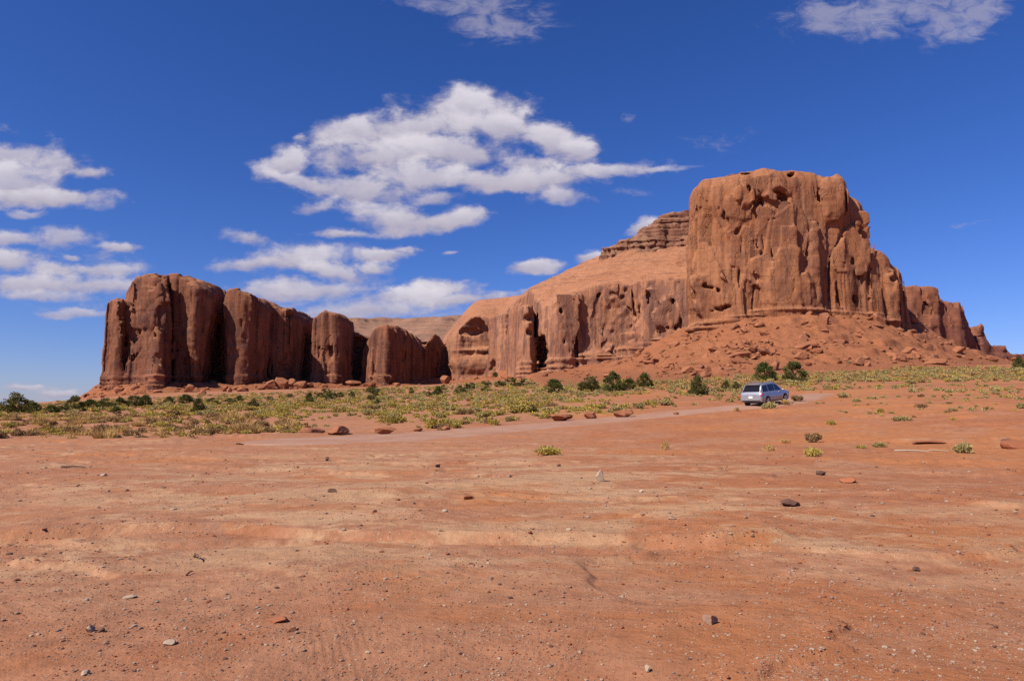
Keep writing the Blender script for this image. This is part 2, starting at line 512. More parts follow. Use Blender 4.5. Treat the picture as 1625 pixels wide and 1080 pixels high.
def ground_z(x, y, fine=True):
    x = np.asarray(x, float)
    y = np.asarray(y, float)
    z = GROUND(x, y)
    r = np.hypot(x, y)
    z = z + 0.5 * fbm(x / 38, y / 24, o=2) * sstep(r, 30, 120) * 0.6
    if fine:
        near = 1 - sstep(r, 60, 160)
        z = z + near * (0.10 * fbm(x / 7 + 3, y / 4.5, o=3) + 0.022 * fbm(x / 0.9, y / 0.7, o=3))
        # low bedrock steps of the bare slickrock
        s = fbm(x / 16 + 9, y / 6.5 - 2, o=3)
        z = z + near * 0.11 * sstep(s, 0.02, 0.055) * sstep(fbm(x / 20 - 4, y / 14, o=2), -0.3, 0.3)
        s2 = fbm(x / 8 - 19, y / 3.2 + 12, o=4)
        z = z + near * 0.05 * sstep(s2, 0.10, 0.14)
        # smooth slab rising in the near corner
        z = z + 0.16 * np.exp(-(((x - 3.6) / 2.2) ** 2 + ((y - 3.7) / 0.9) ** 2))
    return z


def land_z(x, y):
    """ground or scree, whichever lies on top"""
    return np.maximum(ground_z(x, y, False), np.where((y > 150) & (x > 0), TALUS_R(x, y), -99) if np.ndim(x) else
                      (TALUS_R(x, y) if y > 150 and x > 0 else -99))


def hit(px, py, dmin=2.5, dmax=600, fine=True):
    """where the view directions through pixels of the photograph meet the ground (used to survey positions)"""
    px = np.atleast_1d(np.asarray(px, float))
    py = np.atleast_1d(np.asarray(py, float))
    u, v = ray(px, py)
    ds = np.geomspace(dmin, dmax, 110)
    out = np.full(len(px), np.nan)
    prev = None
    for i, d in enumerate(ds):
        todo = np.isnan(out)
        if not todo.any():
            break
        g = ground_z(u * d, d + 0 * u, fine) - (CAM_Z + v * d)
        if prev is not None:
            c = todo & (g > 0)
            t = prev / np.where(np.abs(prev - g) < 1e-9, 1, prev - g)
            out[c] = (ds[i - 1] + (d - ds[i - 1]) * np.clip(t, 0, 1))[c]
        prev = g
    x, y = u * out, out
    z = np.where(np.isnan(out), np.nan, ground_z(np.nan_to_num(x), np.nan_to_num(y), fine))
    return np.stack([x, y, z], -1)


# track centre line, in plan
ROAD = np.array([W(a, b, d)[:2] for a, b, d in [(380, 706, 31), (520, 700, 34), (640, 694, 37), (760, 684, 41.5), (880, 674, 45.5), (1000, 663.5, 49.5), (1100, 653, 52.8), (1190, 644.5, 54.2), (1225, 638, 56),
                                              (1265, 631, 60), (1300, 625, 68)]])


def road_dist(x, y):
    d = np.full(np.shape(x), 1e9)
    for a, b in zip(ROAD[:-1], ROAD[1:]):
        e = b - a
        t = np.clip(((x - a[0]) * e[0] + (y - a[1]) * e[1]) / (e @ e), 0, 1)
        d = np.minimum(d, np.hypot(x - a[0] - e[0] * t, y - a[1] - e[1] * t))
    return d


def ground_mat():
    m, t = new_mat('red_desert_ground')
    P = t('ShaderNodeNewGeometry').outputs['Position']
    sp = t('ShaderNodeSeparateXYZ', {0: P})
    x, y = sp.outputs[0], sp.outputs[1]
    red, orange, pink, tan = (0.42, 0.150, 0.067), (0.50, 0.185, 0.072), (0.45, 0.205, 0.115), (0.58, 0.335, 0.185)
    n_big = t.noise(t.scale(P, (.8, 1, 1)), 0.11, 4, 0.55, 0.4)
    n_mid = t.noise(t.scale(P, (.8, 1, 1)), 0.42, 11, 0.70, 0.6)
    n_fin = t.noise(P, 3.2, 8, 0.68)
    n_far = t.noise(t.scale(P, (.6, 1, 1)), 0.7, 5, 0.6)
    # redder on the east side, pinker and paler to the west and on the bare flat
    east = t.ss(t.m('ADD', t.m('SUBTRACT', x, t.m('MULTIPLY', y, 0.12)), t.m('MULTIPLY', t.m('SUBTRACT', n_big, .5), 14.0)), -3.0, 5.0)
    west = t.m('SUBTRACT', 1.0, east)
    flat = t.m('MULTIPLY', t.ss(y, 3.5, 10.0), t.ss(y, 26.0, 36.0, 1.0, 0.0))
    col = t.mix(t.ss(n_big, 0.40, 0.62), red, orange)
    col = t.mix(t.m('MULTIPLY', t.ss(t.m('ADD', n_mid, t.m('MULTIPLY', west, 0.12)), 0.46, 0.64), 0.75), col, pink)
    pale = t.m('MULTIPLY', t.m('MULTIPLY', t.ss(n_mid, 0.51, 0.62), t.ss(n_fin, 0.40, 0.56)), flat)
    pale = t.m('MULTIPLY', pale, t.m('ADD', 0.18, t.m('MULTIPLY', west, 0.72)))
    col = t.mix(pale, col, tan)
    smear = t.noise(t.scale(P, (.5, 1, 1)), 0.50, 12, 0.75, 0.5)
    band = t.m('MULTIPLY', t.ss(smear, 0.465, 0.56), t.m('MULTIPLY', t.ss(y, 5.5, 9.0), t.ss(y, 18.0, 32.0, 1.0, 0.0)))
    xband = t.ss(t.m('ABSOLUTE', t.m('ADD', x, 0.5)), 4.0, 13.0, 1.0, 0.0)
    col = t.mix(t.m('MULTIPLY', t.m('MULTIPLY', band, xband), 0.70), col, tan)
    # crusts: chalky and dark mineral stains
    stain = t.noise(t.scale(P, (.5, 1, 1)), 0.33, 6, 0.66, 1.2)
    col = t.mix(t.m('MULTIPLY', t.ss(stain, 0.62, 0.74), t.m('MULTIPLY', t.ss(y, 34, 24), 0.6)), col, (0.36, 0.185, 0.125))
    col = t.mix(t.m('MULTIPLY', t.ss(stain, 0.36, 0.27), 0.55), col, (0.36, 0.125, 0.055))
    col = t.mix(t.m('MULTIPLY', t.ss(n_far, 0.5, 0.68), 0.35), col, (0.48, 0.205, 0.10))
    # loose grit: pale and dark specks
    vo = t('ShaderNodeTexVoronoi', {'Vector': P, 'Scale': 22.0}, feature='F1')
    vn = t.noise(P, 0.9, 3, 0.6)
    sz = t.m('MULTIPLY', t.ss(vn, 0.42, 0.66), 0.34)
    speck = t.m('LESS_THAN', vo.outputs['Distance'], sz)
    rnd = t('ShaderNodeSeparateColor', {0: vo.outputs['Color']}).outputs[0]
    scol = t.mix(rnd, (0.26, 0.10, 0.055), (0.66, 0.42, 0.27))
    col = t.mix(t.m('MULTIPLY', speck, t.m('MULTIPLY', t.ss(rnd, 0.25, 0.7, 0.35, 0.9), t.ss(y, 26.0, 10.0))), col, scol)
    col = t.mix(0.55, col, t.mix(t.ss(n_fin, 0.28, 0.72), (0.70, 0.68, 0.67), (1.24, 1.24, 1.24)), 'MULTIPLY')
    # tyre tracks pressed into the sand of the near corner
    wx = t.m('ADD', x, t.m('MULTIPLY', t.noise(P, 0.12, 1), 1.6))
    heights = []
    for (ang, off, wid, y1) in ((0.30, 0.15, 0.30, 6.4), (-0.62, -2.6, 0.42, 8.0), (-0.28, -1.1, 0.30, 6.2), (-1.05, 0.6, 0.36, 7.0)):
        s = t.m('ADD', t.m('MULTIPLY', wx, math.cos(ang)), t.m('MULTIPLY', y, math.sin(ang)))
        s = t.m('SUBTRACT', s, off + 0.8)
        inside = t.m('MULTIPLY', t.ss(t.m('ABSOLUTE', s), wid * .55, wid, 1.0, 0.0), t.ss(y, y1, y1 - 1.6))
        inside = t.m('MULTIPLY', inside, t.ss(n_mid, 0.40, 0.58))
        heights.append(t.m('MULTIPLY', t.m('SINE', t.m('MULTIPLY', s, 105.0)), inside))
    tr = t.m('ADD', t.m('ADD', heights[0], heights[1]), t.m('ADD', heights[2], heights[3]))
    fade = t.ss(y, 45.0, 12.0, 0.25, 1.0)
    h = t.m('ADD', t.m('MULTIPLY', n_fin, 0.040), t.m('MULTIPLY', n_mid, 0.10))
    h = t.m('ADD', h, t.m('MULTIPLY', t.m('MULTIPLY', speck, rnd), 0.012))
    h = t.m('ADD', h, t.m('MULTIPLY', t.noise(P, 26.0, 3, 0.6), 0.006))
    h = t.m('ADD', h, t.m('MULTIPLY', tr, 0.0013))
    bp = t('ShaderNodeBump', {'Strength': fade, 'Distance': 1.0, 'Height': h})
    col = t.mix(1.0, col, (ALB * 1.03, ALB * 1.08, ALB * 1.10), 'MULTIPLY')
    b = t('ShaderNodeBsdfPrincipled', {'Base Color': col, 'Roughness': 0.95, 'Normal': bp})
    b.inputs['Specular IOR Level'].default_value = 0.12
    t('ShaderNodeOutputMaterial', {'Surface': b})
    return m


def make_ground():
    # fan of rings: fine ahead of the camera, coarse behind, out past the horizon
    az = np.concatenate([np.linspace(-46, 46, 760), np.linspace(46, 314, 90)[1:-1]])
    rr = np.concatenate([[0.01], np.geomspace(2.2, 60, 420), np.geomspace(60, 700, 200)[1:], np.geomspace(700, 9000, 40)[1:]])
    A, Rr = np.meshgrid(R(1) * az, rr, indexing='ij')
    x, y = Rr * np.sin(A), Rr * np.cos(A)
    z = ground_z(np.where(Rr > 1500, x * 1500 / Rr, x), np.where(Rr > 1500, y * 1500 / Rr, y))
    rd = road_dist(x, y)
    cut = 1 - sstep(rd, 1.6, 4.2)
    zs = ground_z(x[:, 300:640], y[:, 300:640], False)
    z[:, 300:640] = z[:, 300:640] * (1 - cut[:, 300:640]) + (zs - 0.05) * cut[:, 300:640]
    z = np.where(Rr > 1500, z - (Rr - 1500) * 0.004, z)
    na, nr = A.shape
    V = np.stack([x, y, z], -1).reshape(-1, 3)
    i = np.arange(na)[:, None]
    j = np.arange(nr - 1)[None]
    i2 = (i + 1) % na
    F = np.stack([i * nr + j, i * nr + j + 1, i2 * nr + j + 1, i2 * nr + j], -1).reshape(-1, 4)
    F = F[:, ::-1]
    me = mesh_from('ground', V, F, [M_GROUND])
    link('ground', me, kind='structure')


def make_road():
    # smooth the centre line and lay a strip on the ground
    tt = np.linspace(0, len(ROAD) - 1, 260)
    k = np.arange(len(ROAD))
    cx, cy = np.interp(tt, k, ROAD[:, 0]), np.interp(tt, k, ROAD[:, 1])
    ker = np.ones(21) / 21
    cx = np.concatenate([cx[:10], np.convolve(cx, ker, 'valid'), cx[-10:]])
    cy = np.concatenate([cy[:10], np.convolve(cy, ker, 'valid'), cy[-10:]])
    tx, ty = np.gradient(cx), np.gradient(cy)
    l = np.hypot(tx, ty)
    nx, ny = -ty / l, tx / l
    wd = np.interp(tt, [0, 2, 4, 6, 10], [4.6, 3.2, 2.1, 1.75, 1.6])
    taper = np.clip(tt / 1.2, 0.02, 1) ** .6
    s = np.linspace(-1, 1, 15)
    jag = 1 + 0.16 * fbm(tt[:, None] * 3.0, s[None] * 0 + np.sign(s)[None] * 5, o=3)
    off = s[None] * wd[:, None] * jag * taper[:, None]
    x, y = cx[:, None] + nx[:, None] * off, cy[:, None] + ny[:, None] * off
    z = ground_z(x, y, False) + 0.02 - 0.07 * sstep(np.abs(s), 0.80, 1.0)[None] - 0.025 * np.exp(-((np.abs(s) - .5) / .14) ** 2)[None]
    V = np.stack([x, y, z], -1).reshape(-1, 3)
    n, mm = x.shape
    i = np.arange(n - 1)[:, None]
    j = np.arange(mm - 1)[None]
    F = np.stack([i * mm + j, (i + 1) * mm + j, (i + 1) * mm + j + 1, i * mm + j + 1], -1).reshape(-1, 4)[:, ::-1]
    m, t = new_mat('packed_dirt')
    P = t('ShaderNodeNewGeometry').outputs['Position']
    n1 = t.noise(P, 0.5, 5, .6)
    n2 = t.noise(P, 4.0, 5, .7)
    col = t.mix(t.ss(n1, .3, .7), (0.44, 0.195, 0.105), (0.50, 0.255, 0.155))
    col = t.mix(.4, col, t.mix(n2, (.75, .75, .75), (1.2, 1.2, 1.2)), 'MULTIPLY')
    col = t.mix(1.0, col, (ALB, ALB * 1.05, ALB * 1.1), 'MULTIPLY')
    bp = t('ShaderNodeBump', {'Strength': .5, 'Distance': .06, 'Height': n2})
    b = t('ShaderNodeBsdfPrincipled', {'Base Color': col, 'Roughness': .95, 'Normal': bp})
    t('ShaderNodeOutputMaterial', {'Surface': b})
    link('dirt_road', mesh_from('dirt_road', V, F, [m]), kind='structure')


M_GROUND = ground_mat()
make_ground()
make_road()


# ------------------------------------------------------------------ rock walls
def plan(rows):
    return np.array([W(a, 640, d)[:2] for a, d in rows])


def top_line(rows, d):
    """height of the skyline as a function of x, surveyed at distance d"""
    p = np.array([W(a, b, d) for a, b in rows])
    o = np.argsort(p[:, 0])
    return lambda x: np.interp(x, p[o, 0], p[o, 2])


class Rock:
    def __init__(s, x0, x1, y0, y1, z0, z1, h):
        s.h = h
        s.x = np.arange(x0, x1, h, dtype=np.float32)
        s.y = np.arange(y0, y1, h, dtype=np.float32)
        s.z = np.arange(z0, z1, h, dtype=np.float32)
        s.X, s.Y = np.meshgrid(s.x, s.y, indexing='ij')
        s.f = np.full((len(s.x), len(s.y), len(s.z)), 50.0, np.float32)
        s.Z = s.z[None, None, :]

    def tower(s, poly, top, k=5.0, batter=0.05, zref=10.0, rnd=3.0, warp=2.2, flute=1.0, join=1.5, crack=1.6, steps=None, seed=0, blocky=0.0, wl=14.0):
        X, Y = s.X, s.Y
        wx = X + warp * fbm(X / wl + seed, Y / wl, o=3)
        wy = Y + warp * fbm(X / wl - 7, Y / wl + seed, o=3)
        d2 = poly_sdf(wx, wy, poly)
        d2 = np.where(d2 > -rnd, np.sqrt(np.maximum(d2 + rnd, 0) ** 2 + .01) - rnd, d2)
        # joints: narrow vertical cracks, and the shallow flutes between them
        if flute:
            d2 = d2 + flute * 0.9 * fbm(X / 7.0 + seed * 3, Y / 7.0 - seed, o=3)
        if crack:
            c = np.abs(perlin(X / 11.0 + 5 * seed, Y / 11.0 + 2.7))
            d2 = d2 + crack * np.exp(-(c / 0.035) ** 2) * sstep(perlin(X / 30. + seed, Y / 30.), -0.3, 0.1)
        zt = top(X, Y) if callable(top) and top.__code__.co_argcount > 1 else top(X)
        if blocky:                       # vertical joint blocks, standing forward and back
            q = 2.4 * fbm(X / 11 + 1.7 * seed, Y / 11 - seed, o=2)
            d2 = d2 + blocky * (np.floor(q) + sstep(q - np.floor(q), .9, 1.0))
            q = 2.2 * fbm(X / 13 - seed, Y / 13 + 4, o=2)
            zt = zt - .8 * blocky * np.maximum(np.floor(q) + sstep(q - np.floor(q), .85, 1.0) + 1, 0)
        zt = (zt + 0.5 * fbm(X / 9 + seed, Y / 9, o=2)).astype(np.float32)
        wall = d2[:, :, None] + batter * (s.Z - zref)
        if steps is not None:
            wall = wall + np.interp(s.z, steps[0], steps[1]).astype(np.float32)[None, None]
        roof = (s.Z - zt[:, :, None]) * 0.9
        d = smax(wall, roof, k)
        s.f = smin(s.f, d, join) if join else np.minimum(s.f, d)
        return s

    def near(s, px, py, d0, d1):
        """first surface point along a line of sight"""
        u, v = ray(px, py)
        for d in np.arange(d0, d1, s.h * .5):
            i, j, k = int((u * d - s.x[0]) / s.h), int((d - s.y[0]) / s.h), int((CAM_Z + v * d - s.z[0]) / s.h)
            if 0 <= i < len(s.x) and 0 <= j < len(s.y) and 0 <= k < len(s.z) and s.f[i, j, k] < 0:
                return np.array([u * d, d, CAM_Z + v * d])
        return None

    def _box(s, c, r):
        sl = []
        for a, g, q in ((0, s.x, r[0]), (1, s.y, r[1]), (2, s.z, r[2])):
            lo = max(0, int((c[a] - q - g[0]) / s.h) - 1)
            hi = min(len(g), int((c[a] + q - g[0]) / s.h) + 2)
            sl.append(slice(lo, max(hi, lo)))
        return tuple(sl)

    def carve(s, px, py, rw, rh, depth, d0, d1, tilt=0.0, add=False, back=0.25, k=0.8, sq=2.0, rag=.5):
        """hollow (or boss) of rw x rh pixels of the photograph, so many metres deep"""
        c = s.near(px, py, d0, d1)
        if c is None:
            return s
        m = c[1] / FPX
        r = np.array([rw * m, depth, rh * m])
        c = c + np.array([0, (depth * back if not add else 0), 0])
        b = s._box(c, r * 1.5 + 2)
        X = s.X[b[0], b[1]][:, :, None] - c[0]
        Y = s.Y[b[0], b[1]][:, :, None] - c[1]
        Z = s.z[b[2]][None, None] - c[2]
        ca, sa = math.cos(R(tilt)), math.sin(R(tilt))
        X, Z = X * ca + Z * sa, -X * sa + Z * ca
        q = (np.abs(X / r[0]) ** sq + np.abs(Y / r[1]) ** sq + np.abs(Z / r[2]) ** sq) ** (1 / sq)
        e = (q - 1) * min(r)
        e = e + rag * (.35 if add else 1) * min(2.5, min(r)) * perlin(X / 3 + px, Y / 3, Z / 3)
        s.f[b] = smin(s.f[b], e, k) if add else smax(s.f[b], -e, k)
        return s

    def panels(s, n, box, D, seed, wid=(8, 30), hgt=(20, 80), thick=(.5, 1.4), adds=.4):
        """flat slabs and broken-out bays with straight joints"""
        g = np.random.default_rng(seed)
        for _ in range(n):
            a, b = g.uniform(box[0], box[1]), g.uniform(box[2], box[3])
            rw, rh, th, tl, ad = g.uniform(*wid) / 2, g.uniform(*hgt) / 2, g.uniform(*thick), g.normal(0, 3), g.random() < adds
            c, e = s.near(a, b, *D), s.near(a, b - rh - 7, *D)
            if c is None or e is None or e[1] - c[1] > 7:
                continue                     # would stick out above the rim
            s.carve(a, b, rw, rh, th, *D, tilt=tl, add=ad, back=0, k=.2, sq=10, rag=.1)
        return s

    def cracks(s, n, box, D, seed, hgt=(20, 70)):
        """open joints running down the wall"""
        g = np.random.default_rng(seed)
        for _ in range(n):
            a, b, q = g.uniform(box[0], box[1]), g.uniform(box[2], box[3]), g.uniform(*hgt)
            if s.near(a, b - q * .6, *D) is not None:
                m = s.h * FPX / D[0] * .8
                s.carve(a, b, m, q / 2, 1.6, *D, tilt=g.normal(0, 4), back=0, k=.2, rag=.9)
        return s

    def rough(s, amp=1.0, sc=9.0, bed=0.35, seed=0.0, zledge=None, bed_sc=2.4, calm=None):
        near = np.argwhere(np.abs(s.f) < 4.5)
        i, j, k = near.T
        x, y, z = s.x[i], s.y[j], s.z[k]
        n = 0.45 * amp * fbm(x / (sc * 1.8) + seed, y / (sc * 1.8), z / (sc * 3), o=2, gain=0.4)
        # sheets that have spalled off the wall: flat panels with sharp broken edges
        for q, (a, c, tall) in enumerate(((1.0, sc * 1.7, 1.8), (0.30, sc * 0.6, 1.6))):
            tq = 1.9 * fbm(x / c - 3 * seed + 7 * q, y / c, z / (c * tall), o=3, gain=0.30)
            fl = np.floor(tq)
            n = n + 0.80 * amp * a * (fl + sstep(tq - fl, 0.88, 1.0))
        lay = perlin(x / 45 + 3, y / 45, z / bed_sc + seed) + 0.6 * perlin(x / 25, y / 25 + 8, z / (bed_sc * .4))
        n = n + bed * lay
        n = n + 0.5 * amp * np.maximum(0, 0.05 - np.abs(perlin(x / 16 + 2 * seed, y / 16, z / 40))) / 0.05
        if zledge is not None:
            zl = zledge(x)
            w = 1 - sstep(z, zl, zl + 3.0)
            n = n - w * 0.8 + w * 0.45 * np.clip(4 * (perlin(x / 50, y / 50, z / 1.3) + .4 * perlin(x / 9, y / 9, z / 0.9)), -1, 1)
        if calm is not None:
            ct = calm(x)
            n = n * (1 - .7 * sstep(z, ct - 16, ct - 5))
        s.f[i, j, k] += n.astype(np.float32)
        return s

    def mesh(s, name, mat, fine=0.35, parent=None, **props):
        V, F = surface_nets(s.f, (s.x[0], s.y[0], s.z[0]), s.h)
        N = vnormals(V, F)
        x, y, z = V.T
        n = fine * (0.8 * fbm(x / 3.0, y / 3.0, z / 4.0, o=3) + 0.4 * perlin(x / 8, y / 8, z / 0.9))
        V = V + N * n[:, None].astype(np.float32)
        me = mesh_from(name, V, F, [mat])
        me.set_sharp_from_angle(angle=R(42))
        return link(name, me, parent, **props)


def build_right_butte(h=0.5):
    r = Rock(76, 205, 292, 392, 18, 122, h)
    P = plan([(1098, 336), (1101, 322), (1114, 311), (1150, 306), (1200, 303), (1255, 301), (1305, 304), (1345, 308), (1380, 312), (1394, 324), (1400, 366), (1130, 372)])
    top = top_line([(1085, 330), (1092, 306), (1097, 292), (1115, 282), (1150, 277), (1172, 271), (1205, 266), (1235, 269), (1250, 267), (1268, 271), (1295, 275), (1317, 280),
                    (1340, 291), (1347, 303), (1354, 307), (1378, 311), (1384, 326), (1394, 336), (1404, 380)], 314)
    cx = W(1240, 640, 325)[0]
    rise = lambda X, Y: top(X) + 0.8 - 0.10 * np.maximum(0, 330 - Y) - 0.012 * np.maximum(0, 318 - Y) ** 2
    # the wall leans back a little at the foot, is sheer, then rounds over
    r.tower(P, rise, k=6, batter=0.03, zref=45, rnd=7, warp=1.5, flute=0.12, join=0, crack=0.5, seed=1, wl=22, blocky=.55)
    P2 = plan([(1340, 312), (1385, 311), (1420, 314), (1443, 321), (1449, 334), (1452, 370), (1340, 370)])
    top2 = top_line([(1330, 395), (1385, 402), (1400, 409), (1416, 416), (1437, 423), (1443, 434), (1450, 450), (1460, 500)], 322)
    r.tower(P2, top2, k=5, batter=0.03, zref=45, rnd=3, warp=1.2, flute=.4, join=1.2, crack=1.0, seed=2, blocky=1.0)
    D = (285, 390)
    for a in [(1376, 345, 14, 22, 6), (1330, 316, 15, 40, 5)]:
        r.carve(*a, *D, add=True, back=0, k=3)
    r.panels(32, (1105, 1400, 350, 500), D, 5, (10, 40), (24, 100), (.4, 1.0))
    r.panels(10, (1110, 1330, 300, 380), D, 6, (18, 50), (14, 50), (.3, .7))
    r.cracks(16, (1105, 1380, 370, 470), D, 15, (40, 110))
    # slabs that stand off the wall
    for a in [(1318, 318, 17, 34, 3.2), (1232, 462, 16, 36, 2.4), (1272, 466, 16, 32, 2.6), (1292, 430, 9, 70, 2.0), (1120, 470, 20, 28, 2.0), (1413, 470, 9, 38, 3), (1101, 425, 10, 70, 2.0)]:
        r.carve(*a, *D, add=True, back=0, k=1.2, sq=4)
    for (px, py, rw, rh, dp, tl) in [(1241, 309, 16, 9, 6, -25), (1211, 320, 6, 11, 5, 15), (1199, 322, 4, 9, 4, 10), (1188, 300, 6, 11, 5, 10), (1161, 277, 14, 3.5, 5, 8), (1185, 275, 9, 4, 5, 10),
                                     (1256, 277, 10, 4, 5, 30), (1357, 474, 8, 12, 7, 35), (1420, 443, 7, 4.5, 4, 20), (1257, 458, 3.4, 24, 5, -8), (1256, 486, 3, 14, 5, 0), (1140, 490, 9, 3, 4, -25), (1153, 487, 9, 4.5, 4, 12), (1130, 494, 5, 2, 3, 0),
                                     (1337, 376, 2.6, 9, 3, -15), (1254, 382, 6, 2.2, 3, -10), (1230, 347, 12, 2.5, 3, 12), (1222, 356, 3, 6, 3, 0), (1117, 452, 5, 5, 3, -30), (1128, 456, 9, 2.2, 3, -10), (1140, 461, 4, 5, 3, 20), (1103, 465, 3, 14, 3, 0),
                                     (1437, 428, 4, 7, 4, 20), (1440, 470, 4, 40, 5, 0), (1300, 314, 5, 16, 2.5, 0), (1344, 325, 2.0, 26, 3.5, 0), (1362, 435, 2, 34, 3, 0), (1215, 405, 17, 12, 1.2, 0), (1265, 402, 15, 9, 1.2, 0),
                                     (1352, 415, 5, 14, 2, -5), (1170, 367, 4, 5, 2.5, -20), (1150, 345, 9, 20, 1.0, 0), (1330, 470, 2.5, 16, 2.5, 10), (1232, 322, 20, 9, 1.3, 0)]:
        r.carve(px, py, rw, rh, dp, *D, tilt=tl)
    zl = top_line([(1090, 520), (1130, 512), (1180, 502), (1250, 494), (1320, 492), (1400, 500), (1450, 515)], 305)
    r.rough(amp=0.6, sc=11, bed=0.08, seed=3.3, zledge=lambda x: zl(x), calm=lambda x: top(x))
    r.mesh('butte', M_BUTTE, 0.17, kind='structure', label='tall broad red sandstone butte with hollows near its rounded summit, above the scree slope', category='butte')


def build_mesa(h=0.7):
    r = Rock(-2, 112, 318, 492, 8, 104, h)
    edge = [(828, 490, 356), (850, 484, 358), (880, 478, 352), (900, 468, 352), (930, 456, 352), (960, 449, 349), (1000, 444, 345), (1050, 441, 340), (1095, 436, 332), (1130, 432, 330),
            (800, 488, 480), (822, 474, 440), (845, 461, 428), (860, 447, 422), (900, 432, 420), (960, 405, 420), (985, 397, 420), (1010, 392, 420), (1100, 384, 415), (1150, 375, 415),
            (860, 452, 392), (930, 440, 385), (1000, 422, 385), (1080, 412, 380)]
    tp = TPS(pts(edge) + [W(850, 447, 422) + np.array([0, 60, 6]), W(1000, 392, 420) + np.array([0, 60, 8]), W(1100, 384, 420) + np.array([0, 60, 8])], 1e-3)
    P = plan([(846, 372), (858, 358), (878, 351), (900, 350), (925, 351), (960, 349), (1000, 346), (1040, 341), (1075, 336), (1110, 330), (1160, 330), (1160, 470), (812, 492), (826, 445)])
    def slick(X, Y):
        z = tp(X, Y)
        q = z / 2.6 + 1.1 * fbm(X / 26, Y / 26, o=3)
        fr = q - np.floor(q)
        return z + 2.0 * (sstep(fr, .72, 1.0) - fr) * sstep(perlin(X / 22, Y / 22 + 4), -.45, .25)
    r.tower(P, slick, k=2.0, batter=0.045, zref=20, rnd=3, warp=1.5, flute=0.2, join=0, crack=0.6, seed=4, wl=24, blocky=.5)
    P0 = plan([(820, 420), (823, 366), (830, 358), (841, 357), (848, 364), (850, 420)])
    r.tower(P0, top_line([(815, 510), (821, 497), (826, 489), (844, 487), (850, 492), (856, 520)], 372), k=2, batter=0.02, zref=20, rnd=1.5, warp=.8, flute=.8, join=1, crack=1, seed=6)
    P1 = plan([(870, 355), (876, 349.5), (890, 348), (906, 348.5), (914, 352), (914, 372), (870, 372)])
    t1 = top_line([(866, 530), (876, 500), (886, 487), (893, 482), (897, 500), (906, 515), (912, 530), (920, 560)], 356)
    r.tower(P1, t1, k=2, batter=0.02, zref=20, rnd=2, warp=.8, flute=.8, join=.6, crack=1, seed=7)
    D = (330, 470)
    r.panels(34, (870, 1090, 462, 575), D, 7, (8, 34), (24, 90), (.3, .9))
    r.cracks(10, (870, 1090, 490, 550), D, 16, (30, 80))
    for (px, py, rw, rh, dp, tl) in [(860, 563, 11, 40, 16, 0), (849, 550, 4, 50, 12, 0), (890, 490, 3.5, 12, 5, 10), (896, 545, 2.2, 45, 3, 0), (915, 560, 3, 36, 4, 4), (880, 530, 2.0, 36, 3, 8), (838, 505, 8, 6, 4, 20), (840, 527, 6, 6, 4, 0),
                                     (985, 520, 36, 58, 2.2, 0), (1063, 500, 20, 46, 1.4, 0), (1000, 540, 2, 34, 2, -3), (1068, 470, 4, 80, 2.2, 0), (945, 470, 12, 3, 2.5, 30),
                                     (1030, 480, 4, 40, 1.8, 0)]:
        r.carve(px, py, rw, rh, dp, *D, tilt=tl, sq=2.6)
    zl = top_line([(820, 580), (900, 572), (1000, 556), (1095, 528)], 345)
    r.rough(amp=0.55, sc=11, bed=0.08, seed=8.1, zledge=lambda x: zl(x) + 1)
    o = r.mesh('mesa', M_MESA, 0.15, kind='structure', label='long red sandstone mesa wall sloping down behind the big butte, streaked, with a dark slot', category='mesa')
    # ragged dark beds on the top of the mesa
    c = Rock(40, 122, 392, 500, 82, 122, 0.7)
    ctp = top_line([(955, 405), (985, 395), (1003, 384), (1010, 376), (1030, 364), (1042, 357), (1060, 351), (1075, 352), (1095, 349), (1130, 346), (1180, 342)], 432)
    zz = c.z
    gc = np.random.default_rng(3)
    zb = 82 + np.cumsum(gc.uniform(.7, 3.4, 30))
    so = np.cumsum(gc.uniform(-.9, 1.9, 30))
    stair = so[np.clip(np.searchsorted(zb, zz), 0, 29)]
    Pc = plan([(958, 416), (1000, 410), (1050, 408), (1120, 404), (1200, 404), (1200, 490), (950, 490)])
    c.tower(Pc, ctp, k=1.0, batter=0, zref=90, rnd=2, warp=4, wl=12, flute=1.6, join=0, crack=1.2, steps=(zz, stair - 3), seed=9)
    c.rough(amp=1.5, sc=6, bed=0.9, seed=1.2, bed_sc=1.7)
    c.mesh('caprock', M_CAP, 0.4, parent=o)


